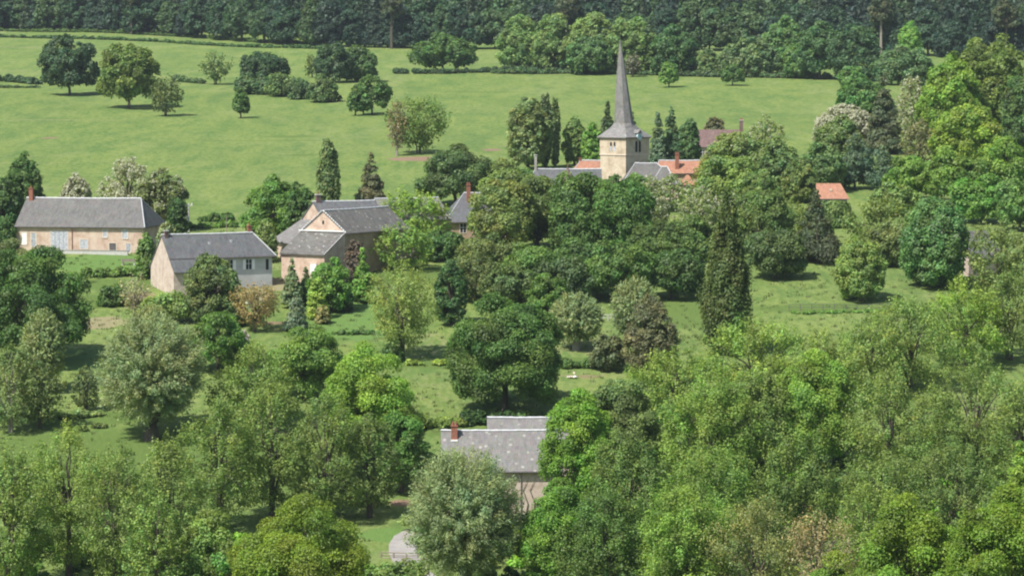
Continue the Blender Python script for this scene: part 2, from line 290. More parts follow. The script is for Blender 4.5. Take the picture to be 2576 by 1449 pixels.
    qx=np.percentile(np.hypot(V[:,0],V[:,1]),97 if kind=='poplar' else 98.5)/(W/2*1.0); 
    if True: V[:,:2]/=qx; C=C/np.array([qx,qx,1])
    zt=np.percentile(V[:,2],99.6); zb_=H*zb; z0=np.percentile(V[:,2],.5); V[:,2]=zb_+(V[:,2]-min(z0,zb_))*(H-zb_)/(zt-min(z0,zb_)); C=C.copy(); C[:,2]=zb_+(C[:,2]-min(z0,zb_))*(H-zb_)/(zt-min(z0,zb_))
    FC=np.arange(n*k).reshape(n,k)
    ct=np.clip(rng.normal(1,var,nc),.6,1.5); lt=np.clip(rng.normal(1,.20,n),.45,1.7)
    yl=(rng.normal(0,.07,nc)+.06*np.sin(C[:,0]*.7+p1)*np.sin(C[:,2]*.8+p2))[ci]+rng.normal(0,.07,n)
    if d<362 and kind in('airy','alder','fan'): col=np.array(col)*np.array([.93,.95,1.0])
    c=np.array(col)[None,:]*GAIN*(ct[ci]*lt)[:,None]*np.stack([1+yl,np.ones(n),1-yl*.6],1)
    if blossom>0:
        cb=rng.random(nc)<min(1,blossom*1.5); hit=(rng.random(n)<(.12*blossom+cb[ci]*blossom))&(dr[:,2]>-.5)
        c[hit]=np.array(bcol)*rng.uniform(.65,1.1,(hit.sum(),1))
    c=np.clip(c,0.005,.9); cc=np.ones((n,4)); cc[:,:3]=c; cc=np.repeat(cc,k,axis=0)
    return V,FC,cc,C
def skeleton(kind,H,W,C,rng,d,bark=None,stems=1,bare=1.0):
    mb=MB(); r0=(.016*H+.08)*(1.35 if kind in('oak','willow') else 1)*bare; top={'spruce':.95,'cedar':.95,'poplar':.9,'slimpoplar':.9,'chestnut':.6}.get(kind,.62)*H
    fk={'oak':.16,'willow':.17,'airy':.22,'alder':.2,'field':.2,'pine':.6,'fan':.20,'twiggy':.18,'round':.14,'ovoid':.2}.get(kind,.2)*H
    n=6 if d<420 else 4
    if kind in('willow',): top=.26*H; r0*=2.0
    for st in range(stems):
        ox,oy=(rng.uniform(-.06,.06)*W,rng.uniform(-.06,.06)*W) if stems>1 else (0,0)
        lx,ly=rng.normal(0,.03)*W+ox*2.0,rng.normal(0,.03)*W+oy*2.0; tr=[(ox*.5,oy*.5,-.6),(ox*.5+lx*.1,oy*.5,fk*.5),(ox*.5+lx*.4,oy*.5+ly*.4,fk),(ox+lx,oy+ly,(fk+top)/2),(ox+lx*1.4,oy+ly*1.4,top)]
        sc_=1/math.sqrt(stems); mb.tube(tr,[r0*1.35*sc_,r0*sc_,r0*.85*sc_,r0*.5*sc_,r0*.12],n+1)
    if kind in('spruce','poplar','slimpoplar','cedar','shrub') : return mb
    K={'airy':9,'alder':8,'fan':11,'twiggy':16,'willow':14}.get(kind,8) if d<480 else 4
    far=C[np.argsort(-np.linalg.norm(C-np.array([0,0,fk]),axis=1))]; sel=[far[0]]
    cand=far[:max(K*4,20)]
    while len(sel)<min(K,len(cand)):
        dd=np.min([np.linalg.norm(cand-s_,axis=1) for s_ in sel],axis=0); sel.append(cand[np.argmax(dd)])
    nodes=[]
    for s_ in sel:
        h=fk*rng.uniform(.8,1.25)+(max(0,s_[2]-H*.6)*.5 if kind!='willow' else 0); h=min(h,top*.9)
        a=Vector((0,0,h)); e=Vector(s_)*.93; mdl=a.lerp(e,.5)+Vector((0,0,(.10 if kind in('airy','fan','twiggy','willow') else .02)*H)); pts=[]
        for t in (0,.25,.5,.75,1): pts.append(a.lerp(mdl,t).lerp(mdl.lerp(e,t),t)+Vector(rng.normal(0,.012*W,3))*(t>0))
        rb=r0*.52; mb.tube(pts,[rb,rb*.75,rb*.5,rb*.32,rb*.12],n-1,False); nodes+=[(p,rb*(.8-.6*i/4)) for i,p in enumerate(pts)][1:4]
    if d<480 and kind in('airy','alder','fan','twiggy','oak','willow'):
        idx=rng.choice(len(C),min(len(C),{'twiggy':110,'airy':45,'fan':60}.get(kind,30)),replace=False); NP=np.array([list(p) for p,_ in nodes])
        for i in idx:
            dd=np.linalg.norm(NP-C[i],axis=1)+np.maximum(0,NP[:,2]-C[i,2])*1.5; j=int(np.argmin(dd)); a,rb=nodes[j]; e=Vector(C[i]); m_=a.lerp(e,.5)+Vector(rng.normal(0,.02*W,3))
            mb.tube([a,m_,e],[max(rb*.45,.03),max(rb*.3,.022),.012],3,False)
    return mb
SEED=[11]
def tree(name,label,kind,px,by,ty,wpx,col,d=None,cat='tree',group=None,blossom=0,bcol=(0.47,0.47,0.35),detail=1.0,stems=1,pale=False,maxn=90000,var=.16,depth=None,bare=1.0):
    SEED[0]+=1; rng=np.random.default_rng(SEED[0])
    p=at(px,by) if d is None else on(px,by,d); d=p.y
    H=unp(px,ty,d).z-p.z; W=wpx/F*d*1.04
    root=empty(name,p); tag(root,label,cat,group)
    D=min(W,H*1.1)*(depth or 1)
    V,FC,cc,C=foliage(kind,H,W,d,rng,col,blossom,bcol,maxn,detail,var,D)
    shrub=kind in('shrub','wispy')
    mesh_np('foliage' if shrub else 'crown',V,FC,LEAF,root,cc)
    if not shrub or d<480:
        sk=skeleton(kind,H,W,C,rng,d,stems=stems,bare=bare); sk.build('stem' if shrub else 'trunk',PALEBARK if pale else BARK,root)
    return root
def hedge(label,pts,h,wd,col,name='hedge',cat='hedge',kind=None,gap=0.0,group=None,var=.2,nper=1.0):
    """pts: ground points; an uneven clipped row of leaves following them"""
    SEED[0]+=1; rng=np.random.default_rng(SEED[0]); P=[at(*q) if len(q)==2 else on(*q) for q in pts]
    base=P[0].copy(); Vs=[];cs=[];off=0
    for a,b in zip(P[:-1],P[1:]):
        L=(b-a).length; n=max(2,int(L/(wd*.55)*nper))
        for i in range(n):
            if rng.random()<gap: continue
            t=(i+rng.random())/n; q=a.lerp(b,t); hh=h*rng.uniform(.65,1.25); ww=wd*rng.uniform(.8,1.3)
            V,FC,cc,_=foliage('shrub',hh,ww*1.25,max(q.y,300),rng,np.array(col)*rng.uniform(.8,1.2),maxn=900,var=var)
            V=V+np.array([q.x-base.x+rng.normal(0,.1),q.y-base.y+rng.normal(0,.2),float(gz(q.x,q.y))-base.z-.05]); Vs.append((V,FC.shape[1])); cs.append(cc)
    k=Vs[0][1]; ok=[i for i,v in enumerate(Vs) if v[1]==k]
    V=np.concatenate([Vs[i][0] for i in ok]); cc=np.concatenate([cs[i] for i in ok])
    o=mesh_np(name,V,np.arange(len(V)).reshape(-1,k),LEAF,None,cc); o.location=base; tag(o,label,cat if kind!='stuff' else cat,group,kind); return o
# ------------------------------------------------------------------ houses
def wallpart(root,L,W,H,Rz,hl,hr,m,name='wall',Hb=None,base=-1.6,ym=None):
    Hb=Hb if Hb is not None else H; ym=ym or W*.5; zr=Rz-.10; mb=MB()
    v=[(0,0,base),(L,0,base),(L,W,base),(0,W,base),(0,0,H),(L,0,H),(L,W,Hb),(0,W,Hb)]; f=[(0,1,5,4),(2,3,7,6),(3,2,1,0)]
    if hl==0: v.append((0,ym,zr)); f.append((3,0,4,len(v)-1,7))
    else: f.append((3,0,4,7))
    if hr==0: v.append((L,ym,zr)); f.append((1,2,6,len(v)-1,5))
    else: f.append((1,2,6,5))
    return mb.add(v,f).build(name,m,root)
def roofpart(root,L,W,H,Rz,hl,hr,m,o=.35,og=.15,name='roof',cap=True,Hb=None,th=.16,capmat=None,x0=0,parent=None,ym=None):
    Hb=Hb if Hb is not None else H; ym=ym or W/2; sf=(Rz-H)/ym; sb=(Rz-Hb)/(W-ym); t=.03
    xl=x0-(og if hl==0 else o); xr=x0+L+(og if hr==0 else o)
    A=(xl,-o,H-sf*o+t);B=(xr,-o,H-sf*o+t);C_=(xr,W+o,Hb-sb*o+t);D_=(xl,W+o,Hb-sb*o+t)
    E=((x0+hl if hl else xl),ym,Rz+t);G=((x0+L-hr if hr else xr),ym,Rz+t)
    top=[A,B,C_,D_,E,G]; bot=[(x,y,z-th) for x,y,z in top]; v=top+bot
    f=[(0,1,5,4),(2,3,4,5)]; fb=[(4,5,1,0)[::1],(5,4,3,2)]
    f+= [(3,0,4)]if hl else []; f+=[(1,2,5)] if hr else []
    F_=[tuple(x) for x in f]+[tuple(6+i for i in reversed(x)) for x in f]
    edges=[(0,1),(2,3)]+([(3,0)] if hl else [(4,0),(3,4)])+([(1,2)] if hr else [(1,5),(5,2)])
    for a,b in edges: F_.append((b,a,a+6,b+6))
    rf=MB().add(v,F_).build(name,m,parent or root)
    if cap:
        rr_=random.Random(int(L*100)); nn=max(4,int((Vector(G)-Vector(E)).length/.5)); c=MB().tube([Vector(E).lerp(Vector(G),i/nn)+Vector((0,0,.05-.05*math.sin(math.pi*i/nn)+rr_.uniform(-.015,.015))) for i in range(nn+1)],[.12+.03*(i%2) for i in range(nn+1)],5)
        if hl: c.tube([Vector(E)+Vector((0,0,.03)),Vector(A)+Vector((0,0,.03))],.07,4)
        if hr: c.tube([Vector(G)+Vector((0,0,.03)),Vector(B)+Vector((0,0,.03))],.08,4); c.tube([Vector(G)+Vector((0,0,.03)),Vector(C_)+Vector((0,0,.03))],.06,4)
        c.build('ridge_cap',capmat or ZINC,rf)
    gt=MB().tube([Vector((xl,-o-.06,H-sf*o-.06)),Vector((xr,-o-.06,H-sf*o-.06))],.06,5); gt.build('gutter',WOODB,rf)
    return rf
def chimney(root,x,y,z0,z1,w_=.55,dp=.45,pots=1,m=None,collar=True):
    c=MB().box(x-w_/2,y-dp/2,z0,x+w_/2,y+dp/2,z1).build('chimney',m or BRICK,root)
    MB().box(x-w_/2-.07,y-dp/2-.07,z1,x+w_/2+.07,y+dp/2+.07,z1+.12).build('cap',CONC if m else BRICK,c)
    for i in range(pots):
        px_=x+(i-(pots-1)/2)*.32; MB().cone(px_,y,z1+.12,z1+.5,.13,.10,8).build('chimney_pot',BRICK,c)
    return c
def opening(root,face,s,z,w_,h,L,W,kind='window',shut=None,pm=None,frame=None,label=None):
    """face f: front (y=0), r: right end (x=L), l: left end (x=0); s along the face"""
    def bx(mb,s0,s1,z0,z1,d0,d1):
        if face=='f': mb.box(s0,-d1,z0,s1,-d0,z1)
        elif face=='r': mb.box(L+d0,s0,z0,L+d1,s1,z1)
        else: mb.box(-d1,s0,z0,-d0,s1,z1)
    fr=MB(); t=.13
    bx(fr,s-w_/2-t,s-w_/2,z-.02,z+h+.1,-.06,.04); bx(fr,s+w_/2,s+w_/2+t,z-.02,z+h+.1,-.06,.04); bx(fr,s-w_/2-.001,s+w_/2+.001,z+h,z+h+.14,-.06,.042); bx(fr,s-w_/2-.05,s+w_/2+.05,z-.12,z,-.06,.07)
    o=fr.build(kind,frame or TRIM,root)
    p=MB(); bx(p,s-w_/2,s+w_/2,z,z+h,-.05,.012); p.build('pane' if kind=='window' else 'leaf',pm or (GLASS if kind=='window' else WOODG),o)
    if kind=='window' and not pm:
        q=MB(); bx(q,s-.03,s+.03,z,z+h,.012,.03); bx(q,s-w_/2,s+w_/2,z+h*.55,z+h*.55+.05,.013,.029); q.build('glazing_bar',WHITE,o)
    elif kind=='door':
        q=MB(); 
        for i in range(1,4): bx(q,s-w_/2+i*w_/4-.015,s-w_/2+i*w_/4+.015,z+.02,z+h-.02,.012,.02)
        q.build('plank_joint',DARK,o)
    if shut:
        for sg in (-1,1):
            q=MB(); a=s+sg*(w_/2+.02); b=a+sg*w_*.52; bx(q,min(a,b),max(a,b),z-.02,z+h+.02,.045,.085); q.build('shutter',shut,o)
    return o
def house(name,label,p,yaw,cat='house',group=None):
    r=empty(name,p,R(yaw)); tag(r,label,cat,group); return r
# ------------------------------------------------------------------ buildings
def slab(root,name,m,q,th=.15,parent=None):
    """a roof plane through four corner points, with thickness"""
    v=[tuple(p) for p in q]+[(p[0],p[1],p[2]-th) for p in q]
    return MB().add(v,[(0,1,2,3),(7,6,5,4),(0,4,5,1),(1,5,6,2),(2,6,7,3),(3,7,4,0)]).build(name,m,parent or root)
def mv(p,yaw,dx,dy):
    c,s=math.cos(R(yaw)),math.sin(R(yaw)); return Vector((p.x+dx*c-dy*s,p.y+dx*s+dy*c,p.z))
# long farmhouse, left
yaw=-10; L=19.6; c0=at(200,634); p=mv(c0,yaw,-L/2,0)
h=house('farmhouse','long low farmhouse of pinkish stone with grey slate roof, behind a lawn at left',p,yaw)
wallpart(h,L,10.5,3.85,7.6,0,1.9,PINK); rf=roofpart(h,L,10.5,3.85,7.6,0,1.9,SLATE,o=.30,og=.1)
chimney(h,.75,5.0,6.9,9.0,.6,.6,1)
opening(h,'f',1.3,1.0,.75,1.75,L,10.5,'window',pm=WHITE,frame=TRIM); opening(h,'f',2.75,.7,.75,2.0,L,10.5,'door',pm=WOODG)
opening(h,'f',6.7,.1,2.6,2.9,L,10.5,'door',pm=WOODG); opening(h,'f',10.5,.45,1.15,1.35,L,10.5,'window',pm=WOODG)
opening(h,'f',13.75,2.15,.62,1.15,L,10.5,'window',pm=WOODG); opening(h,'f',16.8,2.0,.8,1.3,L,10.5,'window',pm=WOODG)
opening(h,'f',14.9,-.05,1.05,1.35,L,10.5,'door',pm=WOODB); opening(h,'f',17.3,-.05,.7,1.3,L,10.5,'door',pm=WOODG)
opening(h,'r',2.2,.8,.8,1.3,L,10.5,'window',pm=WOODB,frame=BROWNWALL)
MB().tube([(8.7,-.10,-.3),(8.7,-.10,3.75)],.05,5).build('drainpipe',BRICK,h)
a=house('low_terrace_wall','low pale stone wall along the foot of the long farmhouse',mv(c0,yaw,-5.2,-2.0),yaw,'wall')
a2=MB().box(0,0,-.8,13.2,.35,.28).box(-.002,-.35,-.8,2.9,-.002,.55); a2.build('masonry',CONC,a,.03); MB().box(-.05,-.05,.281,13.25,.40,.36).box(-.05,-.40,.551,2.95,.03,.62).build('coping',GREYSTONE,a)
# white house, centre left
yaw=27; L=15.2; p=unp(437,700,405); p.z=-29.4; p=mv(p,yaw,0,1.8)
h=house('cottage','white fronted cottage with pale rubble gable, white shutters and blue grey slate roof',p,yaw)
Rz=8.05; wallpart(h,L,7.2,Rz-2.65,Rz,0,1.8,GABLE,Hb=Rz-4.3,ym=2.7)
rf=roofpart(h,L,7.2,Rz-2.65,Rz,0,1.8,BLUESLATE,o=.45,og=.1,Hb=Rz-4.3,ym=2.7)
k=2.65/2.7
MB().add([(0,-1.8,-1.6),(6.6,-1.8,-1.6),(6.6,-.002,-1.6),(0,-.002,-1.6),(0,-1.8,Rz-4.42-.1),(6.6,-1.8,Rz-4.42-.1),(6.6,-.002,Rz-2.65-.1),(0,-.002,Rz-2.65-.1)],[(0,3,2,1),(0,1,5,4),(1,2,6,5),(2,3,7,6),(3,0,4,7),(4,5,6,7)]).build('wall',GABLE,h)
slab(h,'lower_roof',BLUESLATE,[(-.1,-2.2,Rz-2.65-2.2*k-.04),(6.85,-2.2,Rz-2.65-2.2*k-.04),(6.85,-.1,Rz-2.65-.1*k-.04),(-.1,-.1,Rz-2.65-.1*k-.04)])
MB().box(6.602,-.010,-1.6,L-.02,-.001,Rz-2.68).build('rendered_wall',WHITEWALL,h)
for s_ in (8.9,11.7):
    opening(h,'f',s_,3.2,.85,1.35,L,7.2,'window',shut=WHITE,frame=WHITEWALL)
opening(h,'f',14.45,3.05,.45,1.5,L,7.2,'window',pm=DARK,frame=WHITEWALL)
chimney(h,.55,2.5,7.3,8.6,.5,.5,0,BROWNTILE); chimney(h,13.1,3.2,7.5,8.95,.5,.5,1)
for q in ((6.3,1.4),(9.6,1.6)): MB().box(q[0],q[1]-.15,Rz-2.65+q[1]*k-.1,q[0]+.28,q[1]+.15,Rz-2.65+q[1]*k+.22).build('roof_vent',ZINC,h)
# barn with lean-to
yaw=58; W=7.4; L=16; p=unp(868,640,418); p.z=-27.6
h=house('barn','stone barn with pink triangular gable and white roof verges, right of the cottage',p,yaw,'barn')
H_,Rz=6.25,9.1
wallpart(h,L,W,H_,Rz,0,0,BROWNWALL); rf=roofpart(h,L,W,H_,Rz,0,0,MOSSLATE,o=.28,og=.12)  # brown of the right wall puts its shade into the stone colour
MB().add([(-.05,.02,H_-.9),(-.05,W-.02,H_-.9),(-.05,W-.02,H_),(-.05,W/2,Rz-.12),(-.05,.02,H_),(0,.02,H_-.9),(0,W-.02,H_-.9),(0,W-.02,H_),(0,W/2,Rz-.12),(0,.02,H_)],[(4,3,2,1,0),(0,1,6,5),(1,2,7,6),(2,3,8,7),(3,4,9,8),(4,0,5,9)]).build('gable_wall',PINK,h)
MB().box(-.09,W/2-.15,H_+1.0,-.051,W/2+.15,H_+1.5).build('loft_opening',DARK,h)
vg=MB()
for y0,y1 in ((-.28,W/2),(W+.28,W/2)):
    for i in range(12):
        t0,t1=i/12,(i+.62)/12; za=H_-.28*(Rz-H_)/(W/2)+.16; f_=lambda t:( -.20,y0+(y1-y0)*t,za+(Rz+.14-za)*t)
        vg.tube([f_(t0),f_(t1)],.075,4)
vg.build('verge_tiles',WHITE,rf)
MB().box(-.38,-.1,H_-.02,-.1,W+.35,H_+.12).build('flashing',WHITE,h)
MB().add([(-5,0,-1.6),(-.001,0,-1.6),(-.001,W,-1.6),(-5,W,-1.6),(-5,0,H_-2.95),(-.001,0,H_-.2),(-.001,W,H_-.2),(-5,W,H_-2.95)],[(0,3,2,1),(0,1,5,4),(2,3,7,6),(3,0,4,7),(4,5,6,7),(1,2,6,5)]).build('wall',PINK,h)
slab(h,'lean_to_roof',MOSSLATE,[(-5.3,W+.15,H_-2.95),(-5.3,-.15,H_-2.95),(-.1,-.15,H_-.08),(-.1,W+.15,H_-.08)])
d_=MB().box(-5.06,1.35,.25,-5.0,2.35,2.0).build('door',WHITE,h); MB().box(-5.10,1.25,2.0,-5.0,2.45,2.15).build('lintel',TRIM,d_)
vg=MB()
for i in range(16): t0,t1=i/16,(i+.6)/16; f_=lambda t:(-5.3+5.2*t,-.16,H_-2.9+2.87*t); vg.tube([f_(t0),f_(t1)],.055,4)
vg.build('verge_tiles',WHITE,h)
for q in ((-3.9,3.2,-2.35),(-3.7,5.1,-2.25),(-3.5,1.1,-2.1)): MB().box(q[0],q[1],H_+q[2],q[0]+.22,q[1]+.22,H_+q[2]+.32).build('roof_vent',ZINC,h)
for i in range(6): MB().box(2+i*2.2,-.04,3.4+(i%2)*.8,2.25+i*2.2,-.002,3.7+(i%2)*.8).build('putlog_hole',DARK,h)
# farmhouse behind the barn
yaw=25; p=unp(788,560,436); p.z=-26.0; p=mv(p,yaw,0,-4.6)
h=house('farmhouse','stone farmhouse behind the barn, mostly hidden, with pink gable and blue slate strip',p,yaw)
wallpart(h,20,9.2,5.45,8.1,0,0,PINK); rf=roofpart(h,9.6,9.2,5.45,8.1,0,0,BLUESLATE,og=.1); roofpart(h,10.2,9.2,5.6,8.35,0,0,PALESLATE,x0=9.75,og=.05)
chimney(h,.75,4.6,7.5,9.1,.7,.6,1,BROWNTILE)
MB().add([(-4.6,-1.0,-1.6),(-.001,-1.0,-1.6),(-.001,9.0,-1.6),(-4.6,9.0,-1.6),(-4.6,-1.0,2.4),(-.001,-1.0,5.2),(-.001,9.0,5.2),(-4.6,9.0,2.4)],[(0,3,2,1),(0,1,5,4),(2,3,7,6),(3,0,4,7),(4,5,6,7),(1,2,6,5)]).build('wall',PINK,h)
slab(h,'lean_to_roof',PALESLATE,[(-5.0,9.2,2.35),(-5.0,-1.2,2.35),(-.0,-1.2,5.45),(-.0,9.2,5.45)])
# hipped house, centre
yaw=8; p=on(1126,595,455)
h=house('house','hipped slate house with one tall brick chimney, beside a yellow bush',p,yaw)
wallpart(h,14,8.4,2.9,6.75,3.0,3.0,BROWNWALL); roofpart(h,14,8.4,2.9,6.75,3.0,3.0,BLUESLATE,o=.4); chimney(h,3.6,3.0,4.9,8.0,.55,.55,2)
opening(h,'f',2.4,.9,.9,1.4,14,8.4,'window'); opening(h,'f',5.6,.9,.9,1.4,14,8.4,'window')
# church
yaw=46; tz=-19.3; p=unp(1571,400,518); p.z=tz
h=house('church_tower','square yellow stone church tower with a clock and a tall slightly leaning slate spire',p,yaw,'church')
a=2.98
lo=MB().box(-a,-a,-3,a,a,6.2); lo.build('lower_stage',TOWERSTONE,h); MB().box(-a-.12,-a-.12,6.201,a+.12,a+.12,6.42).build('string_course',TRIM,h)
MB().box(-a-.06,-a-.06,6.421,a+.06,a+.06,9.35).build('bell_stage',TOWERSTONE,h)
MB().box(-a-.2,-a-.2,9.05,a+.2,a+.2,9.34).build('cornice',BROWNWALL,h)
def ring(r,z,sq,ox=0,n=8):
    out=[]
    ci,si=math.cos(R(-yaw)),math.sin(R(-yaw))
    for k in range(n):
        an=math.pi/4*k; rr=r*(1 if sq==0 else (1/max(abs(math.cos(an)),abs(math.sin(an)))*sq+(1-sq))); out.append((rr*math.cos(an)+ox*ci,rr*math.sin(an)+ox*si,z))
    return out
def loft(rs):
    n=len(rs[0]); v=[q for r in rs for q in r]; f=[(i*n+k,i*n+(k+1)%n,(i+1)*n+(k+1)%n,(i+1)*n+k) for i in range(len(rs)-1) for k in range(n)]
    f+=[tuple(range(n))[::-1],tuple((len(rs)-1)*n+k for k in range(n))]; return MB().add(v,f)
loft([ring(a+.42,9.2,1),ring(a+.42,9.32,1),ring(a-.25,9.95,1),ring(2.0,10.9,.55,-.05),ring(1.68,11.7,.1,-.1)]).build('skirt_roof',SPIRE,h)
loft([ring(1.66,11.68,.05,-.10),ring(1.30,15.8,0,-.36),ring(.80,20.3,0,-.58),ring(.55,22.4,0,-.66),ring(.05,26.1,0,-.82)]).build('spire',SPIRE,h)
ci,si=math.cos(R(-yaw)),math.sin(R(-yaw)); sx,sy=-.82*ci,-.82*si
MB().tube([(sx,sy,26.0),(sx,sy,27.1)],.04,5).box(sx-.28,sy-.03,26.65,sx+.28,sy+.03,26.72).build('cross',WOODB,h)
MB().tube([(-a-.40,-a-.40,9.4),(-2.55,-2.55,9.98),(-1.45,-1.55,10.92),(-1.2,-1.25,11.6)],.05,4).build('lightning_strip',ZINC,h)
def arch(mb,face,s,z,w_,hh,dep):
    pts=[(s-w_/2,z),(s+w_/2,z)]+[(s+w_/2*math.cos(t*math.pi/6),z+hh-w_/2+w_/2*math.sin(t*math.pi/6)) for t in range(7)]
    n=len(pts); o=-a-.06
    if face=='l': v=[(o-dep,-q[0],q[1]) for q in pts]+[(o+.02,-q[0],q[1]) for q in pts]
    else: v=[(q[0],o-dep,q[1]) for q in pts]+[(q[0],o+.02,q[1]) for q in pts]
    mb.add(v,[tuple(range(n)),tuple(range(2*n-1,n-1,-1))]+[(k,n+k,n+(k+1)%n,(k+1)%n) for k in range(n)])
for s_ in (-.42,.42):
    for face,z,w_,hh in (('l',7.0,.42,1.5),('f',6.75,.62,1.95)):
        o=MB(); arch(o,face,s_+(0 if face=='l' else .1),z,w_,hh,.015); ob=o.build('bell_opening',DARK,h)
for s_ in(-.42,.42): MB().box(-a-.10,-s_-.19,6.95,-a-.078,-s_+.19,7.75).build('louvre',WOODG,h)
MB().box(.02,-a-.11,6.7,.18,-a-.078,8.6).build('mullion',TRIM,h)
ck=MB(); n=20; ck.add([(.1+.60*math.cos(2*math.pi*k/n),-a-.50,9.45+.60*math.sin(2*math.pi*k/n)) for k in range(n)]+[(.1+.60*math.cos(2*math.pi*k/n),-a-.2,9.45+.60*math.sin(2*math.pi*k/n)) for k in range(n)],[tuple(range(n))]+[(k,n+k,n+(k+1)%n,(k+1)%n) for k in range(n)])
co_=ck.build('clock',CLOCK,h); MB().box(.07,-a-.53,9.5,.13,-a-.502,9.95).add([(.06,-a-.531,9.5),(.45,-a-.531,9.33),(.47,-a-.531,9.39),(.08,-a-.531,9.58)],[(0,1,2,3)]).build('clock_hands',DARK,co_)
MB().add([(-.55,-a-.55,10.0),(.75,-a-.55,10.0),(.1,-a-.55,10.6),(-.55,-a+1.2,10.0),(.75,-a+1.2,10.0),(.1,-a+1.2,10.6)],[(0,1,2),(5,4,3),(0,2,5,3),(1,4,5,2),(0,3,4,1)]).build('clock_dormer',SPIRE,h)
MB().cone(-.2,a+.3,-2,6.4,1.0,1.0,10).build('stair_turret',GREYSTONE,h)
# nave, chapel, turret and neighbours
def simple(name,label,px,d,z0,yaw,L,W,H,Rz,hl,hr,wm,rm,cat='house',o=.3,cap=True):
    p=unp(px,400,d); p.z=z0; h=house(name,label,p,yaw,cat); wallpart(h,L,W,H,Rz,hl,hr,wm,base=-3); roofpart(h,L,W,H,Rz,hl,hr,rm,o=o,cap=cap); return h
nv=simple('church_nave','hipped grey slate nave roof immediately right of the church tower',1569,506,-20.5,2,9.3,6,3.1,6.15,2.1,3.4,TOWERSTONE,SLATE,'church')
simple('side_chapel','small hipped slate chapel roof in front of the nave right end',1642,501,-20.6,-4,3.9,3.6,3.4,5.85,1.5,1.5,TOWERSTONE,SLATE,'church')
lh=simple('house','long low blue slate roof with a thin tall chimney, left of the church tower',1329,505,-21.3,1,12.4,5.4,3.3,6.0,1.2,0,BROWNWALL,BLUESLATE)
chimney(lh,1.3,2.6,5.4,8.4,.42,.42,0,GREYSTONE)
opening(lh,'f',3.6,1.2,.8,1.2,12.4,5.4); opening(lh,'f',8.6,1.2,.8,1.2,12.4,5.4)
p=unp(1428,440,499); p.z=-23; t=empty('turret',p); tag(t,'small round turret with a brown conical tiled roof before the blue slate roof','turret')
MB().cone(0,0,-2,6.1,1.15,1.15,14).build('wall',TOWERSTONE,t); MB().cone(0,0,5.95,8.3,1.5,.05,14).build('roof',BROWNTILE,t); MB().cone(0,0,8.2,8.8,.07,.05,6).build('finial',BRICK,t)
f_=simple('house','red tiled roof showing just left of the church tower',1446,531,-20,2,9,6,3.7,5.45,1.1,0,BROWNWALL,REDTILE); chimney(f_,1.1,3,5.2,5.9,.35,.35,0)
h_=simple('house','red tiled house with a twin brick chimney behind the nave roof',1648,531,-20,-1,8.2,6,3.5,5.45,.8,0,BROWNWALL,REDTILE); chimney(h_,3.95,1.0,3.6,6.6,.7,.5,2)
simple('outbuilding','small hipped red tile roof low beside the nave right end',1715,520,-21,0,2.2,3,2.9,4.3,.9,.9,BROWNWALL,REDTILE,'outbuilding',cap=False)
b_=simple('house','dark brown tiled house among the trees right of the church tower',1739,578,-15.4,-3,11,6.4,2.6,5.6,1.3,1.5,GREYSTONE,BROWNTILE,cap=False); chimney(b_,9.7,3.0,5.2,7.4,.7,.5,2,BROWNTILE)
opening(b_,'f',2.2,.7,.7,1.1,11,6.4); opening(b_,'f',5.2,.7,.7,1.1,11,6.4)
o_=simple('cottage','small cottage with a bright orange tiled roof alone in the trees at right',2058,478,-22.2,-2,4.7,5,3.35,5.45,0.0,0.9,GREYSTONE,REDTILE,cap=False)
MB().box(1.9,.95,4.32,2.35,1.35,4.62).build('skylight',TRIM,o_); opening(o_,'f',2.6,1.2,.7,1.1,4.7,5)
k_=simple('house','stone gable edge of a house showing between the chestnut and the olive bush at right',2440,420,-28.6,35,6.5,7,3.6,7.0,0,0,GABLE,SLATE,cap=False)
# near house at the bottom
yaw=2; p=on(1113,1310,297); p.z=-44.1
h=house('house','near stone house at the bottom with a pale lichened slate roof and orange chimney',p,yaw)
L=12; wallpart(h,L,7.2,5.3,8.55,0,0,GABLE); rf=roofpart(h,L,7.2,5.3,8.55,0,0,PALESLATE,o=.42,og=.12)
c=chimney(h,1.25,2.95,7.2,9.1,.62,.5,2); MB().box(.9,2.45,7.62,1.6,2.7,7.78).build('chimney_flashing',WHITE,h)
opening(h,'f',2.6,1.0,1.0,1.7,L,7.2,'window',shut=WOODG); opening(h,'f',6.2,0,1.0,2.1,L,7.2,'door',pm=WOODB)
MB().tube([(7.6,-.42,4.9),(7.9,-.10,4.5),(7.9,-.10,0)],.045,6).build('drainpipe',WOODB,h)
stem=MB()
for sx_ in (8.3,9.0,7.2): stem.tube([(sx_,-.06,0),(sx_+.3,-.07,1.6),(sx_-.2,-.07,3.0),(sx_+.4,-.07,4.3)],[.06,.05,.035,.015],4)
stem.build('creeper_stem',BARK,h)
p=on(1229,1300,306.5); p.z=-43.4
h=house('house','second slate roof directly behind the near house, its white ridge higher to the right',p,1.5); wallpart(h,9,7,5.0,8.1,0,0,GABLE); roofpart(h,9,7,5.0,8.1,0,0,PALESLATE,og=.1)
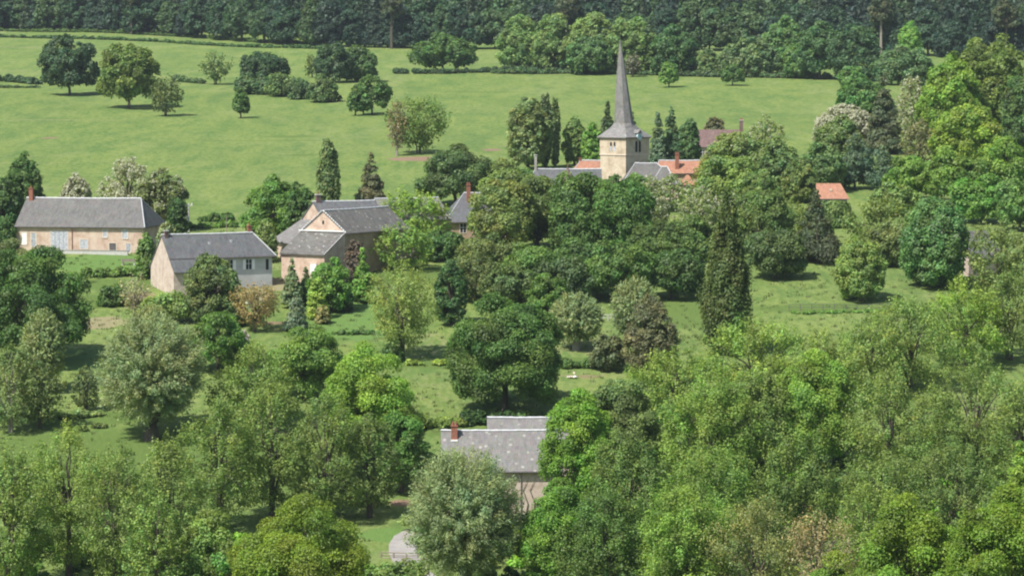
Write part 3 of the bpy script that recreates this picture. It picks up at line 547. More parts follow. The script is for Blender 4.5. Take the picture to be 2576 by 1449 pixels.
# ------------------------------------------------------------------ small things
def pole(name,label,px,by,ty,cross=0,r=.14,m=None,d=None,cat='utility pole'):
    p=at(px,by) if d is None else on(px,by,d); H=unp(px,ty,p.y).z-p.z; t=empty(name,p); tag(t,label,cat)
    MB().tube([(0,0,-.8),(0,0,H)],[r,r*.7],8).build('post',m or CONC,t)
    if cross:
        MB().box(-cross/2,-.08,H-.12,cross/2,.08,H+.04).build('crossarm',CONC,t)
        for i in (-1,0,1): MB().cone(i*cross*.42,0,H+.04,H+.3,.07,.05,6).build('insulator',WHITE,t)
        MB().box(-.75,-.3,H-2.6,-.12,.25,H-1.7).build('transformer',ZINC,t)
    return t
pole('utility_pole','concrete utility pole with a short crossarm beyond the white cottage',475,584,516,1.2,.16)
pole('utility_pole','thin grey pole without a crossarm, by the hedge beyond the white cottage',570,588,541,0,.07,WOOD)
def posts(label,pts,n,h,name='rail_fence',rails=2,m=None,r=.05,mr=None):
    P=[at(*q) if len(q)==2 else on(*q) for q in pts]; t=empty(name,P[0]); tag(t,label,'fence'); o=P[0]
    seg=[(P[i],P[i+1]) for i in range(len(P)-1)]; tot=sum((b-a).length for a,b in seg); ps=[]
    for i in range(n+1):
        s_=tot*i/n
        for a,b in seg:
            l_=(b-a).length
            if s_<=l_+1e-6: ps.append(a.lerp(b,s_/l_)); break
            s_-=l_
    for q in ps:
        q.z=float(gz(q.x,q.y)); MB().tube([q-o+Vector((0,0,-.3)),q-o+Vector((0,0,h))],r,5).build('post',m or WOOD,t)
    for k in range(rails):
        for a,b in zip(ps[:-1],ps[1:]): 
            zz=Vector((0,0,h*(.95-.45*k))); MB().tube([a-o+zz,b-o+zz],r*.6,4).build('rail',mr or m or WOOD,t)
    return t
posts('pale horizontal rail fence between the two grey willows behind the big oak',[(1468,808),(1545,808)],5,.8,m=CONC,r=.07)
posts('short dark wooden posts left of the feathery silver willow',[(1030,1302),(1080,1290),(1140,1286)],7,1.0,'post_fence',2,WOODB,.07)
posts('thin post and wire fence crossing the right hand meadow',[(1985,783),(2060,783),(2150,784),(2240,782)],9,.9,'wire_fence',2,WOODB,.045)
posts('grey plank barrier along the lane at the bottom edge',[(955,0,280),(1010,0,279.5),(1085,0,279.5)],4,.6,'plank_fence',3,WOOD,.09)
p=at(1440,952); t=empty('stone_heap',p); tag(t,'small heap of pale stones on bare ground right of the big dark oak','stone heap')
rr=random.Random(4)
for i,(x,y,s) in enumerate([(-.55,0,.26),(-.25,.1,.3),(.0,-.1,.22),(.28,.05,.36),(.22,.1,.30),(-.05,.25,.30),(.5,0,.2),(-.38,-.2,.16),(.3,-.25,.18)]):
    zz=.15 if i!=4 else .6; b=MB(); n=7
    vs=[(x,y,zz-s*.5)]+[(x+s*.8*math.cos(k*.9)*rr.uniform(.75,1.1),y+s*.8*math.sin(k*.9)*rr.uniform(.75,1.1),zz+rr.uniform(-.1,.1)) for k in range(n)]+[(x+rr.uniform(-.05,.05),y,zz+s*.7)]
    b.add(vs,[(0,1+(k+1)%n,1+k) for k in range(n)]+[(n+1,1+k,1+(k+1)%n) for k in range(n)]).build('stone',TRIM if i%3 else WHITE,t,.03)
p=at(325,668); t=empty('garden_bench',p,R(8)); tag(t,'low wooden garden bench on the lawn before the long farmhouse','bench')
MB().box(-.9,-.2,.40,.9,.22,.46).build('seat',WOOD,t); MB().box(-.9,.24,.5,.9,.28,.85).build('backrest',WOOD,t)
for x in(-.8,.8): MB().box(x-.05,-.18,-.1,x+.05,.22,.40).build('leg',WOODB,t); MB().box(x-.04,.23,-.1,x+.04,.285,.5).build('leg',WOODB,t)
p=at(308,668); t=empty('leaning_post',p); tag(t,'short pale leaning post beside the garden bench','post'); MB().tube([(0,0,-.2),(.05,0,.5),(-.3,0,1.2)],[.09,.08,.04],6).build('post',PALEBARK,t); MB().cone(0,0,-.1,.1,.2,.14,7).build('foot',GREYSTONE,t)
p=at(342,669); t=empty('stone_trough',p); tag(t,'small pale stone trough at the right end of the garden bench','trough'); MB().box(-.35,-.22,-.1,.35,.22,.34).build('basin',CONC,t,.04); MB().box(-.27,-.14,.341,.27,.14,.345).build('water',GLASS,t)
p=on(627,715,398); t=empty('garden_table',p); tag(t,'small round white garden table on the grass bank below the cottage','table'); MB().cone(0,0,.68,.73,.52,.52,18).build('tabletop',PLASTIC,t)
for a_ in range(4): MB().tube([(.12*math.cos(a_*1.57),.12*math.sin(a_*1.57),.68),(.36*math.cos(a_*1.57),.36*math.sin(a_*1.57),0)],.025,5).build('leg',PLASTIC,t)
# lane with a stone parapet at the bottom
lp=[(1130,0,264),(1070,0,269),(1030,0,275),(1010,0,282),(1010,0,286),(1022,0,289.5),(1048,0,292),(1090,0,293.5),(1150,0,294)]
P=[on(*q) for q in lp]; v=[];
for i,q in enumerate(P):
    dd=(P[min(i+1,len(P)-1)]-P[max(i-1,0)]); dd.z=0; dd.normalize(); n_=Vector((-dd.y,dd.x,0)); 
    for s_ in (-1.35,-.7,0,.7,1.35): w_=q+n_*s_; v.append((w_.x,w_.y,float(gz(w_.x,w_.y))+.05))
m,n,l,b=mat('gravel_lane'); co=obco(n); l.new(mix(n,l,ramp(n,l,noise(n,l,co,.8,5,.7),[(.3,(0,0,0)),(.7,(1,)*3)]),(0.26,0.24,0.225),(0.36,0.34,0.32)),b.inputs[0])
rd=MB().add(v,[(i*5+k,i*5+k+1,i*5+k+6,i*5+k+5) for i in range(len(P)-1) for k in range(4)]).build('lane',m); tag(rd,kind='structure')
# ------------------------------------------------------------------ colours of leaves (base colours)
DK=(.034,.070,.024); DG=(.046,.090,.030); MG=(.075,.145,.038); OL=(.105,.155,.042); OY=(.135,.190,.048); BR=(.125,.245,.035); LM=(.150,.250,.045)
WG=(.135,.17,.115); GG=(.105,.150,.068); BL=(.075,.115,.080); CN=(.040,.060,.038); BN=(.095,.095,.062); TN=(.165,.135,.080); GO=(.075,.11,.045)
FD=(.030,.060,.034); FM=(.046,.084,.042); FL=(.095,.155,.060)
T=tree
# far meadow
T('oak_tree','big dark round tree standing alone at the far left of the upper pasture','field',176,240,90,152,FD)
T('oak_tree','broad olive green tree right of the big dark round one in the upper pasture','field',325,273,113,158,(.075,.115,.035))
T('oak_tree','smaller scruffy tree with bare grey twigs, leaning on the right of the olive pasture tree','airy',418,293,192,84,(.065,.09,.042),stems=2,bare=1.2)
T('hazel_tree','grey green bushy tree with open top beside the thin pasture hedge','fan',542,214,131,84,(.075,.115,.055),stems=3)
T('thorn_tree','domed dark tree at the left end of the sloping thicket','field',664,232,133,120,FD)
T('thorn_bush','round bush at the left end of the sloping thicket, below the domed tree','shrub',640,238,185,95,FM,cat='bush')
T('thorn_bush','bush in the middle of the sloping thicket','shrub',705,244,186,80,(.07,.11,.045),cat='bush')
T('thorn_bush','low bush right of middle in the sloping thicket','shrub',752,250,198,62,FM,cat='bush')
T('thorn_bush','tall dark bush at the right end of the sloping thicket','shrub',812,258,188,80,(.05,.085,.035),cat='bush')
T('field_tree','small lollipop shaped tree alone in the pasture below the thicket','field',606,298,224,46,DG)
T('oak_tree','tall dark tree, left of the close pair above the thicket','round',838,208,110,96,FD)
T('oak_tree','dark domed tree, right of the close pair above the thicket','round',902,206,116,98,(.045,.085,.036))
T('hazel_tree','thin pale small tree touching the left of the close pair','airy',785,196,138,44,(.09,.125,.055))
T('field_tree','round topped small tree with a dark trunk, right of the slim pair in the pasture','field',936,290,192,96,DG)
T('field_tree','slim little tree left of the round topped one in the pasture','field',894,292,222,42,DG)
T('field_tree','slim little tree between its two neighbours in the pasture','field',914,291,228,36,MG)
T('oak_tree','wide spreading dark tree above the long pasture hedge','oak',1115,180,86,158,(.045,.09,.03))
T('ash_tree','reddish half bare slender tree on the eroded bank in the pasture','twiggy',998,393,256,58,(.125,.115,.085),stems=1,pale=True)
T('ash_tree','fan shaped green tree with dark stems on the eroded bank in the pasture','fan',1052,386,244,162,(.075,.12,.038),stems=3,detail=1.2)
T('field_tree','small round tree in the open pasture right of the spire','field',1683,221,158,50,MG)
T('field_tree','small flat topped tree in the open pasture, further right from the spire','field',1843,216,163,60,DG)
# hedges
hedge('dark hedge at the left edge of the upper pasture',[(-60,205),(20,206),(98,214)],1.9,2.4,FD)
hedge('lower pale scrub line under the left edge hedge',[(-60,222),(95,222)],.8,1.6,FM)
hedge('thin low hedge between the scruffy tree and the grey bushy tree',[(440,205),(515,212)],1.6,2.0,FM)
hedge('long straight clipped hedge under the wide spreading tree',[(992,187),(1120,187),(1300,180),(1440,183)],1.5,1.9,FD)
hedge('long thin hedge running along the top of the left pasture',[(-80,93),(200,99),(420,108),(640,121),(800,124)],1.1,1.8,(.035,.075,.03))
hedge('thin upper hedge at the foot of the wood on the left',[(-80,76),(220,82),(500,96),(700,110),(830,113)],1.2,1.8,(.05,.09,.035),gap=.1)
hedge('short dark hedge beyond the white cottage, left of the leafy tree',[(503,558),(590,556)],1.3,1.8,DG)
hedge('second lower hedge beyond the white cottage roof',[(470,575),(600,571)],.9,1.4,MG)
hedge('rough weedy bank below the farmhouse lawn',[(160,700),(260,697),(372,694)],1.2,1.6,(.075,.13,.04),'weed_bank','undergrowth','stuff',.15)
hedge('dark hedge behind the near house and under the big oak',[(1170,1068),(1280,1066),(1420,1062)],1.5,1.8,DK)
hedge('sunlit hedge left of the near house',[(1010,1082),(1100,1075),(1175,1072)],1.2,1.5,OL)
hedge('low rough hedge across the middle meadow left of the oak',[(1010,920),(1130,918)],.7,1.2,OY,gap=.25)
hedge('dark low leaves standing in for meadow shade right of the oak behind the pale stones',[(1420,925),(1520,922)],1.1,1.5,DG)  # dark leaf row added where the meadow only lies in shade
hedge('low hedge at the bottom of the garden lawn',[(845,843),(940,840)],.6,1.0,DG)
hedge('row of weeds across the right hand meadow',[(1990,790),(2250,786)],.5,1.0,MG,gap=.2)
hedge('row of brambles at the left meadow behind the grey willow',[(130,1052),(250,1046)],1.0,1.6,GG,gap=.1)
hedge('dark reeds left of the willow trunk',[(150,1092),(270,1075)],.6,1.2,(.07,.10,.04),gap=.3)
# tree belt right of centre, foot of the wood
for a in [('poplar_tree','pale domed tree at the left end of the far belt behind the spire','round',1308,176,42,122,(0.086,0.144,0.058)),
 ('poplar_tree','pale tall tree, second in the far belt behind the spire','round',1395,180,38,120,(0.083,0.136,0.055)),
 ('poplar_tree','pale yellowish tree directly left of the spire tip in the far belt','round',1490,182,35,120,(0.096,0.144,0.055)),
 ('lime_tree','broad yellowish tree right of the spire tip in the far belt','round',1585,186,48,130,(0.086,0.139,0.055)),
 ('ash_tree','darker rounded tree in front of the pale belt, left of the spire','round',1487,188,92,116,(0.050,0.100,0.042)),
 ('oak_tree','big dark green tree right of the spire in the far belt','round',1692,190,66,126,(0.038,0.083,0.035)),
 ('plum_tree','small purplish grey tree touching the right of the spire','airy',1592,194,138,46,(0.070,0.074,0.068)),
 ('willow_shrub','low pale bushy tree between the dark tree and the grey domed one','shrub',1782,192,126,84,(0.070,0.113,0.051)),
 ('willow_tree','grey green domed tree behind the flat topped pasture tree','round',1885,194,98,140,(0.070,0.113,0.065)),
 ('ash_tree','bright topped tree behind the grey domed one at the belt','round',1975,186,44,120,(0.066,0.126,0.051)),
 ('oak_tree','dark tree with a visible trunk at the right end of the pasture','oak',2062,200,58,130,(0.041,0.087,0.040)),
 ('lime_tree','tree with a low bright crown beside the trunk at the pasture right end','round',2010,198,110,80,(0.061,0.118,0.045)),
 ('oak_tree','dark shaded tree right of the pasture corner','round',2150,204,66,130,(0.033,0.070,0.037)),
 ('lime_tree','grey green rounded tree before the field gap on the right','round',2272,215,118,150,(0.061,0.109,0.058)),
 ('lime_tree','bright yellow green tree in front of the dark wood, upper right','ovoid',2288,170,56,60,(0.099,0.192,0.051)),
 ('maple_tree','small bright bushy tree at the pasture right corner','round',2140,226,168,70,(0.058,0.123,0.040))]: T(*a)
hedge('hedge along the foot of the far belt',[(1240,186),(1420,186),(1640,190),(1900,196),(2090,200)],1.6,2.6,FM,gap=.12)
# front rank of the wood, individual crowns
ORD={1:'first',2:'second',3:'third',4:'fourth',5:'fifth',6:'sixth',7:'seventh',8:'eighth'}
rg=random.Random(7); wood_pos=[]
fr=[(-40,72),(0,72),(200,78),(430,90),(640,108),(830,118),(1040,122),(1240,124),(1500,126),(1750,128),(2000,130),(2200,134),(2400,146),(2620,148)]
def edge(px): return float(np.interp(px,[a for a,_ in fr],[b for _,b in fr]))
fx=-20; i=0; sides={}
EDG=[('far left wood edge',-99,150),('wood edge above the olive tree',150,420),('wood edge above grey bushy tree',420,640),('wood edge above the close pair',640,900),('wood edge above the wide tree',900,1250),('wood edge behind the pale belt',1250,1800),('right part of wood edge',1800,2250),('far right wood edge',2250,2700)]
cols=[(.023,.052,.034),(.018,.042,.034),(.032,.066,.036),(.040,.074,.038),(.026,.056,.038),(.019,.038,.037)]
cn=['mid green','blackish','fresh green','light olive','dull green','dark bluish']
while fx<2600:
    wpx=rg.uniform(66,120); kd=rg.choice(['round','round','ovoid','oak','spruce' if 1>0 else ''])
    wh=[e for e in EDG if e[1]<=fx<e[2]][0][0]; j=rg.randrange(6); 
    if kd=='spruce': j=rg.choice([1,5]); wpx*=.62
    nm={'spruce':'spruce_tree','oak':'oak_tree'}.get(kd,'beech_tree'); key=(wh,cn[j],kd=='spruce'); sides.setdefault(key,[]).append(0); ordn=len(sides[key])
    T(nm,f"{ORD[ordn]} {cn[j]} {'conifer' if kd=='spruce' else 'broadleaf tree'} from the left, {wh}" ,kd,fx,edge(fx),edge(fx)-rg.uniform(82,125)*(1.12 if kd=='spruce' else 1),wpx,cols[j],group='trees along the wood edge',maxn=7000)
    fx+=wpx*rg.uniform(.42,.60); i+=1
for i,(px,w_) in enumerate([(330,60),(575,50),(690,54),(985,60),(1425,56),(1790,60),(2216,64),(2345,50),(2530,66)]):
    if i in(1,2,5,7): continue
    T('pine_tree',['tall bare trunked pine in the wood above the olive pasture tree','tall bare trunked pine in the wood above the grey bushy tree','tall bare trunked pine in the wood above the thicket','tall bare trunked pine in the wood left of the wide spreading tree','pale thin dead looking trunk in the wood left of the spire','tall bare trunked pine in the wood right of the spire','tall pine with reddish trunk in the wood above the field gap','thin pine beside the bright yellow green tree','tall pine at the far right of the wood edge'][i],'pine',px,edge(px)+3,edge(px)-150,w_,(.045,.058,.038),pale=(px in(1425,2216)),maxn=5000,group='pines in the wood')
# the wood behind, one mass
rng=np.random.default_rng(5); Vs=[];Cs=[]
for r_i,yy in enumerate(np.concatenate([np.arange(1015,1260,17.),np.arange(1270,1560,42.)])):
    halfw=yy*.19+30; st=9.5 if yy<1260 else 17; sc_=1 if yy<1260 else 1.9
    for xx in np.arange(-halfw,halfw,st):
        x=xx+rng.uniform(-3,3); y=yy+rng.uniform(-6,6)
        if y<1000+45*max(0,(-x-40)/130): continue
        if x>-60 and y<1005: continue
        H=rng.uniform(13,20)*(1 if sc_==1 else 1.15); W=rng.uniform(7.5,12)*sc_; kd=rng.choice(['round','ovoid','round','spruce'],p=[.35,.2,.25,.2])
        c=np.array(cols[rng.integers(6)])*rng.uniform(.8,1.15)
        if kd=='spruce': W*=.6; c=np.array((.03,.05,.036)); H*=1.1
        V,FC,cc,_=foliage(kd,H,W,900*sc_,rng,c,maxn=1500 if sc_==1 else 700)
        Vs.append((V+np.array([x,y,float(gz(x,y))-.5])).astype(np.float32)); Cs.append(cc.astype(np.float32))
V=np.concatenate(Vs); cc=np.concatenate(Cs); wd=mesh_np('wood',V,np.arange(len(V)).reshape(-1,3),LEAF,None,cc); tag(wd,'dark mixed wood covering the hillside behind the pastures','wood',kind='stuff'); print('wood tris',len(V)//3)
# behind and around the farm on the left
T('walnut_tree','dark green tree behind the left end of the long farmhouse','ovoid',62,520,388,100,DG,d=462)
T('walnut_tree','dark low tree at the left picture edge above the farmhouse roof','round',5,560,452,110,DK,d=455)
T('thorn_bush','dark bush at the left end of the farmhouse','shrub',8,620,548,70,DG,d=440,cat='bush')
T('acacia_tree','small white flowering tree behind the farmhouse, nearer its chimney','round',192,520,440,92,(.10,.13,.06),d=468,blossom=.75)
T('acacia_tree','tall white flowering tree behind the middle of the farmhouse roof','airy',322,520,398,165,(.10,.125,.06),d=470,blossom=.8,bare=1.3)
T('acacia_tree','olive tree with few white flowers at the right end of the farmhouse roof','round',408,560,428,130,(.075,.10,.042),d=462,blossom=.3)
T('laurel_bush','dark dense bush under the flowering tree, by the farmhouse right end','shrub',445,582,500,60,DK,d=455,cat='bush')
T('elder_bush','pale grey bush against the right end wall of the farmhouse','wispy',418,620,560,52,WG,d=437,cat='bush')
T('hazel_bush','upright green bush between the long farmhouse and the cottage gable','shrub',368,690,588,56,(.07,.125,.04),d=418,cat='bush')
T('lime_tree','leafy bright green tree between the cottage and the barn, its larger crown','round',690,580,446,160,MG,d=452,detail=1.1)
T('lime_tree','smaller green tree tucked left of the barn gable','round',757,560,462,80,DG,d=447)
T('hazel_bush','dull thin bush between cottage roof and barn roof','wispy',668,600,556,70,GG,d=432,cat='bush')
T('poplar_tree','narrow columnar poplar behind the farm roofs','slimpoplar',826,520,353,60,(.085,.125,.062),d=475,maxn=60000)
T('spruce_tree','brownish dark conifer right of the narrow poplar','spruce',934,520,394,86,(.075,.082,.055),d=480)
T('walnut_tree','large dense dark dome tree above the hipped house','oak',1147,520,367,178,(.050,.085,.036),d=497,detail=1.15)
T('maple_tree','lime green tree over the right end of the barn roof','airy',1040,640,478,190,(.110,.175,.038),d=438,pale=True,blossom=0,detail=1.1)
T('maple_tree','lower lime green tree beside the barn wall, with pale stems','airy',1015,690,560,150,(.095,.155,.04),d=424,pale=True,stems=2)
T('forsythia_bush','bright yellow flowering bush at the left corner of the hipped house','shrub',1106,600,552,26,(.55,.50,.04),d=448,cat='bush')
T('hazel_tree','green tree hiding the foot of the hipped house','round',1110,690,580,120,DG,d=432)
T('elder_tree','purple leaved shrub by the shaded barn wall','shrub',893,690,606,62,(.070,.060,.065),d=414,cat='bush')
# garden below the barn
T('juniper_tree','pointed olive conifer in front of the cottage','ovoid',534,825,645,150,(.075,.11,.048),d=388,detail=1.1,var=.22)
T('juniper_tree','slim pointed tip rising at the cottage front, above the olive conifer','spruce',522,800,643,70,(.07,.10,.045),d=391)
T('hazel_bush','dark leafy bush below the pointed olive conifer','shrub',590,830,735,60,DK,d=386,cat='bush')
T('tamarisk_bush','tan and rust coloured feathery bush below the cottage','fan',642,835,712,122,TN,cat='bush',detail=1.2,var=.12)
T('hawthorn_bush','small white flowered bush below the tan feathery bush','shrub',612,900,830,44,(.16,.17,.13),d=364,blossom=.6,bcol=(.6,.56,.55),cat='bush')
T('fir_tree','slender grey green conifer beside the barn lean-to','spruce',735,770,655,58,(.10,.14,.09),d=398)
T('blue_spruce','small blue grey spruce at the edge of the garden lawn','spruce',745,833,738,64,(.085,.125,.105))
T('thuja_tree','dark small conifer before the barn door','spruce',770,760,675,44,(.05,.085,.045),d=400)
T('cherry_tree','bright green rounded tree in front of the barn wall','round',832,800,652,118,(.070,.145,.034),d=396,detail=1.1)
T('dogwood_bush','yellow green bush at the left foot of the bright cherry tree','shrub',798,812,700,52,(.135,.20,.05),d=391,cat='bush')
T('rose_bush','small bush with pinkish leaves below the yellow green bush','shrub',812,818,768,44,(.15,.15,.075),d=388,cat='bush')
T('yew_bush','round blackish yew on the lawn','shrub',868,785,712,48,(.028,.05,.028),cat='bush')
T('larch_tree','slender bright green conifer beyond the lawn','spruce',913,762,628,58,(.080,.155,.035))
T('yew_bush','dark little bush at the foot of the slender bright conifer','shrub',918,762,700,40,(.032,.058,.032),cat='bush')
T('birch_tree','tall thin yellow olive tree with bare trunk between lawn and oak','fan',1012,905,668,178,(.125,.165,.055),stems=3,detail=1.25,maxn=25000)
T('laurel_bush','dark bush at the foot of the thin yellow olive tree','shrub',985,912,862,60,DG,cat='bush')
T('holm_oak','dark narrow upright tree left of the big oak','ovoid',1134,820,655,86,(.035,.075,.03))
# centre
T('oak_tree','big dark oak standing in the middle meadow above the near house','oak',1270,1040,750,305,(.048,.094,.026),detail=1.15,maxn=110000,var=.2)
T('willow_tree','round grey green willow behind the right side of the big oak','willow',1450,880,738,132,(.125,.162,.100),pale=True)
T('willow_tree','taller pale grey willow between the round willow and the brown cypress','willow',1598,870,702,122,(.125,.162,.100))
T('cypress_tree','brownish grey cypress leaning over the meadow edge','ovoid',1636,965,748,132,(.082,.092,.060),d=352,detail=1.2,var=.2)
T('cypress_tree','small brownish twin topped shrub right of the grey brown cypress','spruce',1690,930,842,50,(.08,.085,.055),d=350)
T('elder_tree','dark small tree between the stones and the brown cypress','round',1530,935,842,92,(.065,.085,.05))
T('poplar_tree','tall dark olive columnar poplar, the biggest of the narrow trees','poplar',1830,880,492,120,(.056,.082,.029),d=368,maxn=60000,detail=1.1)
T('hornbeam_tree','round pale green tree in the right hand meadow','ovoid',2164,758,598,128,(.105,.160,.055),detail=1.15)
T('chestnut_tree','dense oval chestnut with light tipped leaf clusters, right','chestnut',2350,720,503,166,(.060,.125,.050),d=412,blossom=.10,bcol=(.28,.34,.22),maxn=60000)
T('hazel_tree','large soft olive bush before the stone gable at the right edge','airy',2512,730,556,176,(.095,.130,.050),d=408,stems=3)
T('hazel_tree','olive tree between the orange cottage and the chestnut, its upper crown','airy',2220,690,500,190,(.095,.135,.05),d=447,stems=3)
T('hazel_bush','dull olive tree behind the pale round tree in the right meadow','round',2235,730,560,130,(.08,.11,.045),d=428)
# dark wood in the middle
for a in [('ash_tree','brownish olive tree at the left of the central wood, right of the hipped house','oak',1262,700,455,180,(0.094,0.129,0.045),440),
 ('ash_tree','tall olive green tree in the central wood, left of centre','oak',1350,720,445,170,(0.065,0.098,0.034),446),
 ('oak_tree','deep green tree of the central wood directly below the turret','oak',1455,740,438,160,(0.048,0.093,0.029),440),
 ('oak_tree','deep green tree of the central wood directly below the church tower','oak',1560,740,448,175,(0.045,0.098,0.027),438),
 ('oak_tree','dark tree of the central wood below the nave roof','oak',1665,740,560,170,(0.051,0.088,0.030),432),
 ('ash_tree','mid green tree of the central wood left of the big poplar','oak',1740,740,545,150,(0.058,0.098,0.032),428),
 ('ash_tree','lower purplish olive tree at the left of the central wood','oak',1225,760,590,150,(0.078,0.107,0.040),414),
 ('maple_tree','bright lit low crown at the left foot of the central wood','oak',1330,790,620,170,(0.063,0.112,0.032),404),
 ('oak_tree','dark low crown in the central wood behind the oak top','oak',1440,800,600,180,(0.042,0.083,0.027),406),
 ('oak_tree','dark low crown with a sunlit knob in the central wood middle','oak',1560,790,610,170,(0.051,0.098,0.029),402),
 ('oak_tree','dark low crown in the central wood beside the big poplar','oak',1690,780,630,170,(0.040,0.078,0.027),404),
 ('maple_tree','green lower crown above the round willow','round',1380,830,690,110,(0.060,0.112,0.032),394),
 ('ash_tree','dark green tree right behind the big poplar','oak',1915,700,480,150,(0.060,0.098,0.032),440),
 ('ash_tree','shadowy dark tree right of the big poplar, low','oak',1950,740,580,150,(0.045,0.073,0.029),418),
 ('pine_tree','ragged dark pine with gaps, before the orange cottage','cedar',2050,690,480,100,(0.045,0.061,0.032),445),
 ('pine_tree','blackish ragged conifer crown below the orange cottage','cedar',2062,720,560,120,(0.038,0.051,0.032),430),
 ('hazel_tree','yellowish tree left of the ragged pine','airy',1990,690,500,110,(0.100,0.137,0.045),452),
 ]: T(*a[:8],d=a[8],detail=1.05)
for a in [('hazel_tree','leafy dull green tree between the narrow upright tree and the oak top','alder',1196,800,645,150,(.060,.085,.038),402),
 ('ash_tree','olive crown directly above the big oak, lowest of the central wood','oak',1285,800,668,140,(.055,.088,.034),398),
 ('ash_tree','shaded crown above the round willow, central wood','oak',1415,805,650,170,(.042,.075,.032),401)]: T(*a[:8],d=a[8])
for a in [('acacia_tree','white flecked acacia below the nave roof','airy',1640,640,445,110,455,.5),('acacia_tree','white flecked acacia further right, above the big poplar','airy',1760,640,470,130,450,.5),
 ('acacia_tree','pale flowering acacia directly behind the poplar tip','airy',1838,620,478,70,452,.55)]: T(*a[:7],(.10,.14,.06),d=a[7],blossom=a[8])
T('elder_bush','low green bush in front of the orange cottage wall','shrub',2090,570,506,120,(.07,.115,.045),d=468,cat='bush')
T('acacia_tree','white flecked low tree right under the nave roof corner','airy',1695,560,440,110,(.10,.14,.06),d=488,blossom=.4)
T('hazel_tree','green crown under the long blue slate roof, left of the turret','round',1352,540,452,90,(.07,.115,.04),d=488)
T('hazel_tree','green crown covering the wall between turret and tower','round',1475,560,440,110,(.058,.105,.035),d=486)
# around the church
for a in [('poplar_tree','large pale grey green tree left of the church, broad crown','ovoid',1328,455,250,112,(.095,.130,.062),552,0),
 ('poplar_tree','dark narrow poplar right of the large pale tree','slimpoplar',1372,440,240,38,(.055,.085,.048),556,0),
 ('poplar_tree','second narrow poplar, the right one of the two behind the chimney','slimpoplar',1396,440,250,30,(.075,.11,.055),560,0),
 ('ash_tree','grey green loose tree between the poplars and the tower','ovoid',1445,420,295,62,(.08,.13,.05),562,0),
 ('maple_tree','bright green tree touching the left side of the tower','round',1490,430,310,60,(.085,.165,.04),556,0),
 ('spruce_tree','dark conifer half hidden behind the base of the spire','spruce',1527,420,262,60,(.045,.07,.042),565,0),
 ('spruce_tree','tiny conifer top just right of the spire base','spruce',1590,420,285,40,(.05,.09,.04),566,0),
 ('blue_spruce','bluish spruce right of the tower clock','spruce',1655,450,288,52,(.070,.110,.085),545,0),
 ('spruce_tree','dark green pointed spruce beside the bluish one','spruce',1688,450,280,66,(.045,.085,.048),548,0),
 ('holly_tree','dark rounded tree between the spruce and the brown house','round',1733,420,300,60,(.05,.095,.045),560,0),
 ('elder_tree','brownish low tree above the ridge of the brown house','round',1798,400,296,62,(.085,.085,.055),600,0),
 ('ash_tree','olive tree hiding the right of the brown house','ovoid',1845,470,335,150,(.10,.145,.055),535,.12),
 ('acacia_tree','pale flecked tree right of the brown house chimney','airy',1925,440,290,110,(.11,.145,.065),560,.35),
 ('ash_tree','big light olive tree below the brown house','oak',1830,560,395,160,(.10,.150,.050),500,0),
 ('ash_tree','tall grey green tree with a pale trunk right of the light olive one','ovoid',1955,560,350,120,(.075,.12,.05),510,0),
 ('fruit_tree','reddish tinted green tree right of the nave roofs','airy',1783,520,400,90,(.14,.15,.05),512,0),
 ('ash_tree','green tree left of the ragged pine top','ovoid',1900,600,430,120,(.075,.12,.04),478,0),
 ('cedar_tree','blue dark drooping cedar above the orange cottage','cedar',2150,520,340,130,(.050,.085,.065),520,0),
 ('ash_tree','grey green tree behind the orange cottage roof','ovoid',2065,530,360,120,(.075,.125,.055),515,0),
 ('beech_tree','dull olive tree above the ragged pine','ovoid',2010,540,400,90,(.085,.12,.045),500,0),
 ('ash_tree','green tree filling the slope left of the house below the blue slate roof','oak',1290,560,425,150,(.075,.115,.042),488,0),
 ('ash_tree','leafy crown just left of the blue slate roof','round',1268,520,400,90,(.085,.125,.045),520,0),
 ('hazel_tree','low green crown below the blue slate roof','round',1390,600,465,130,(.06,.10,.036),475,0),
 ('lime_tree','green crown overlapping the foot of the church tower','round',1600,560,438,100,(.06,.115,.035),480,0)]: T(*a[:8],d=a[8],blossom=a[9])
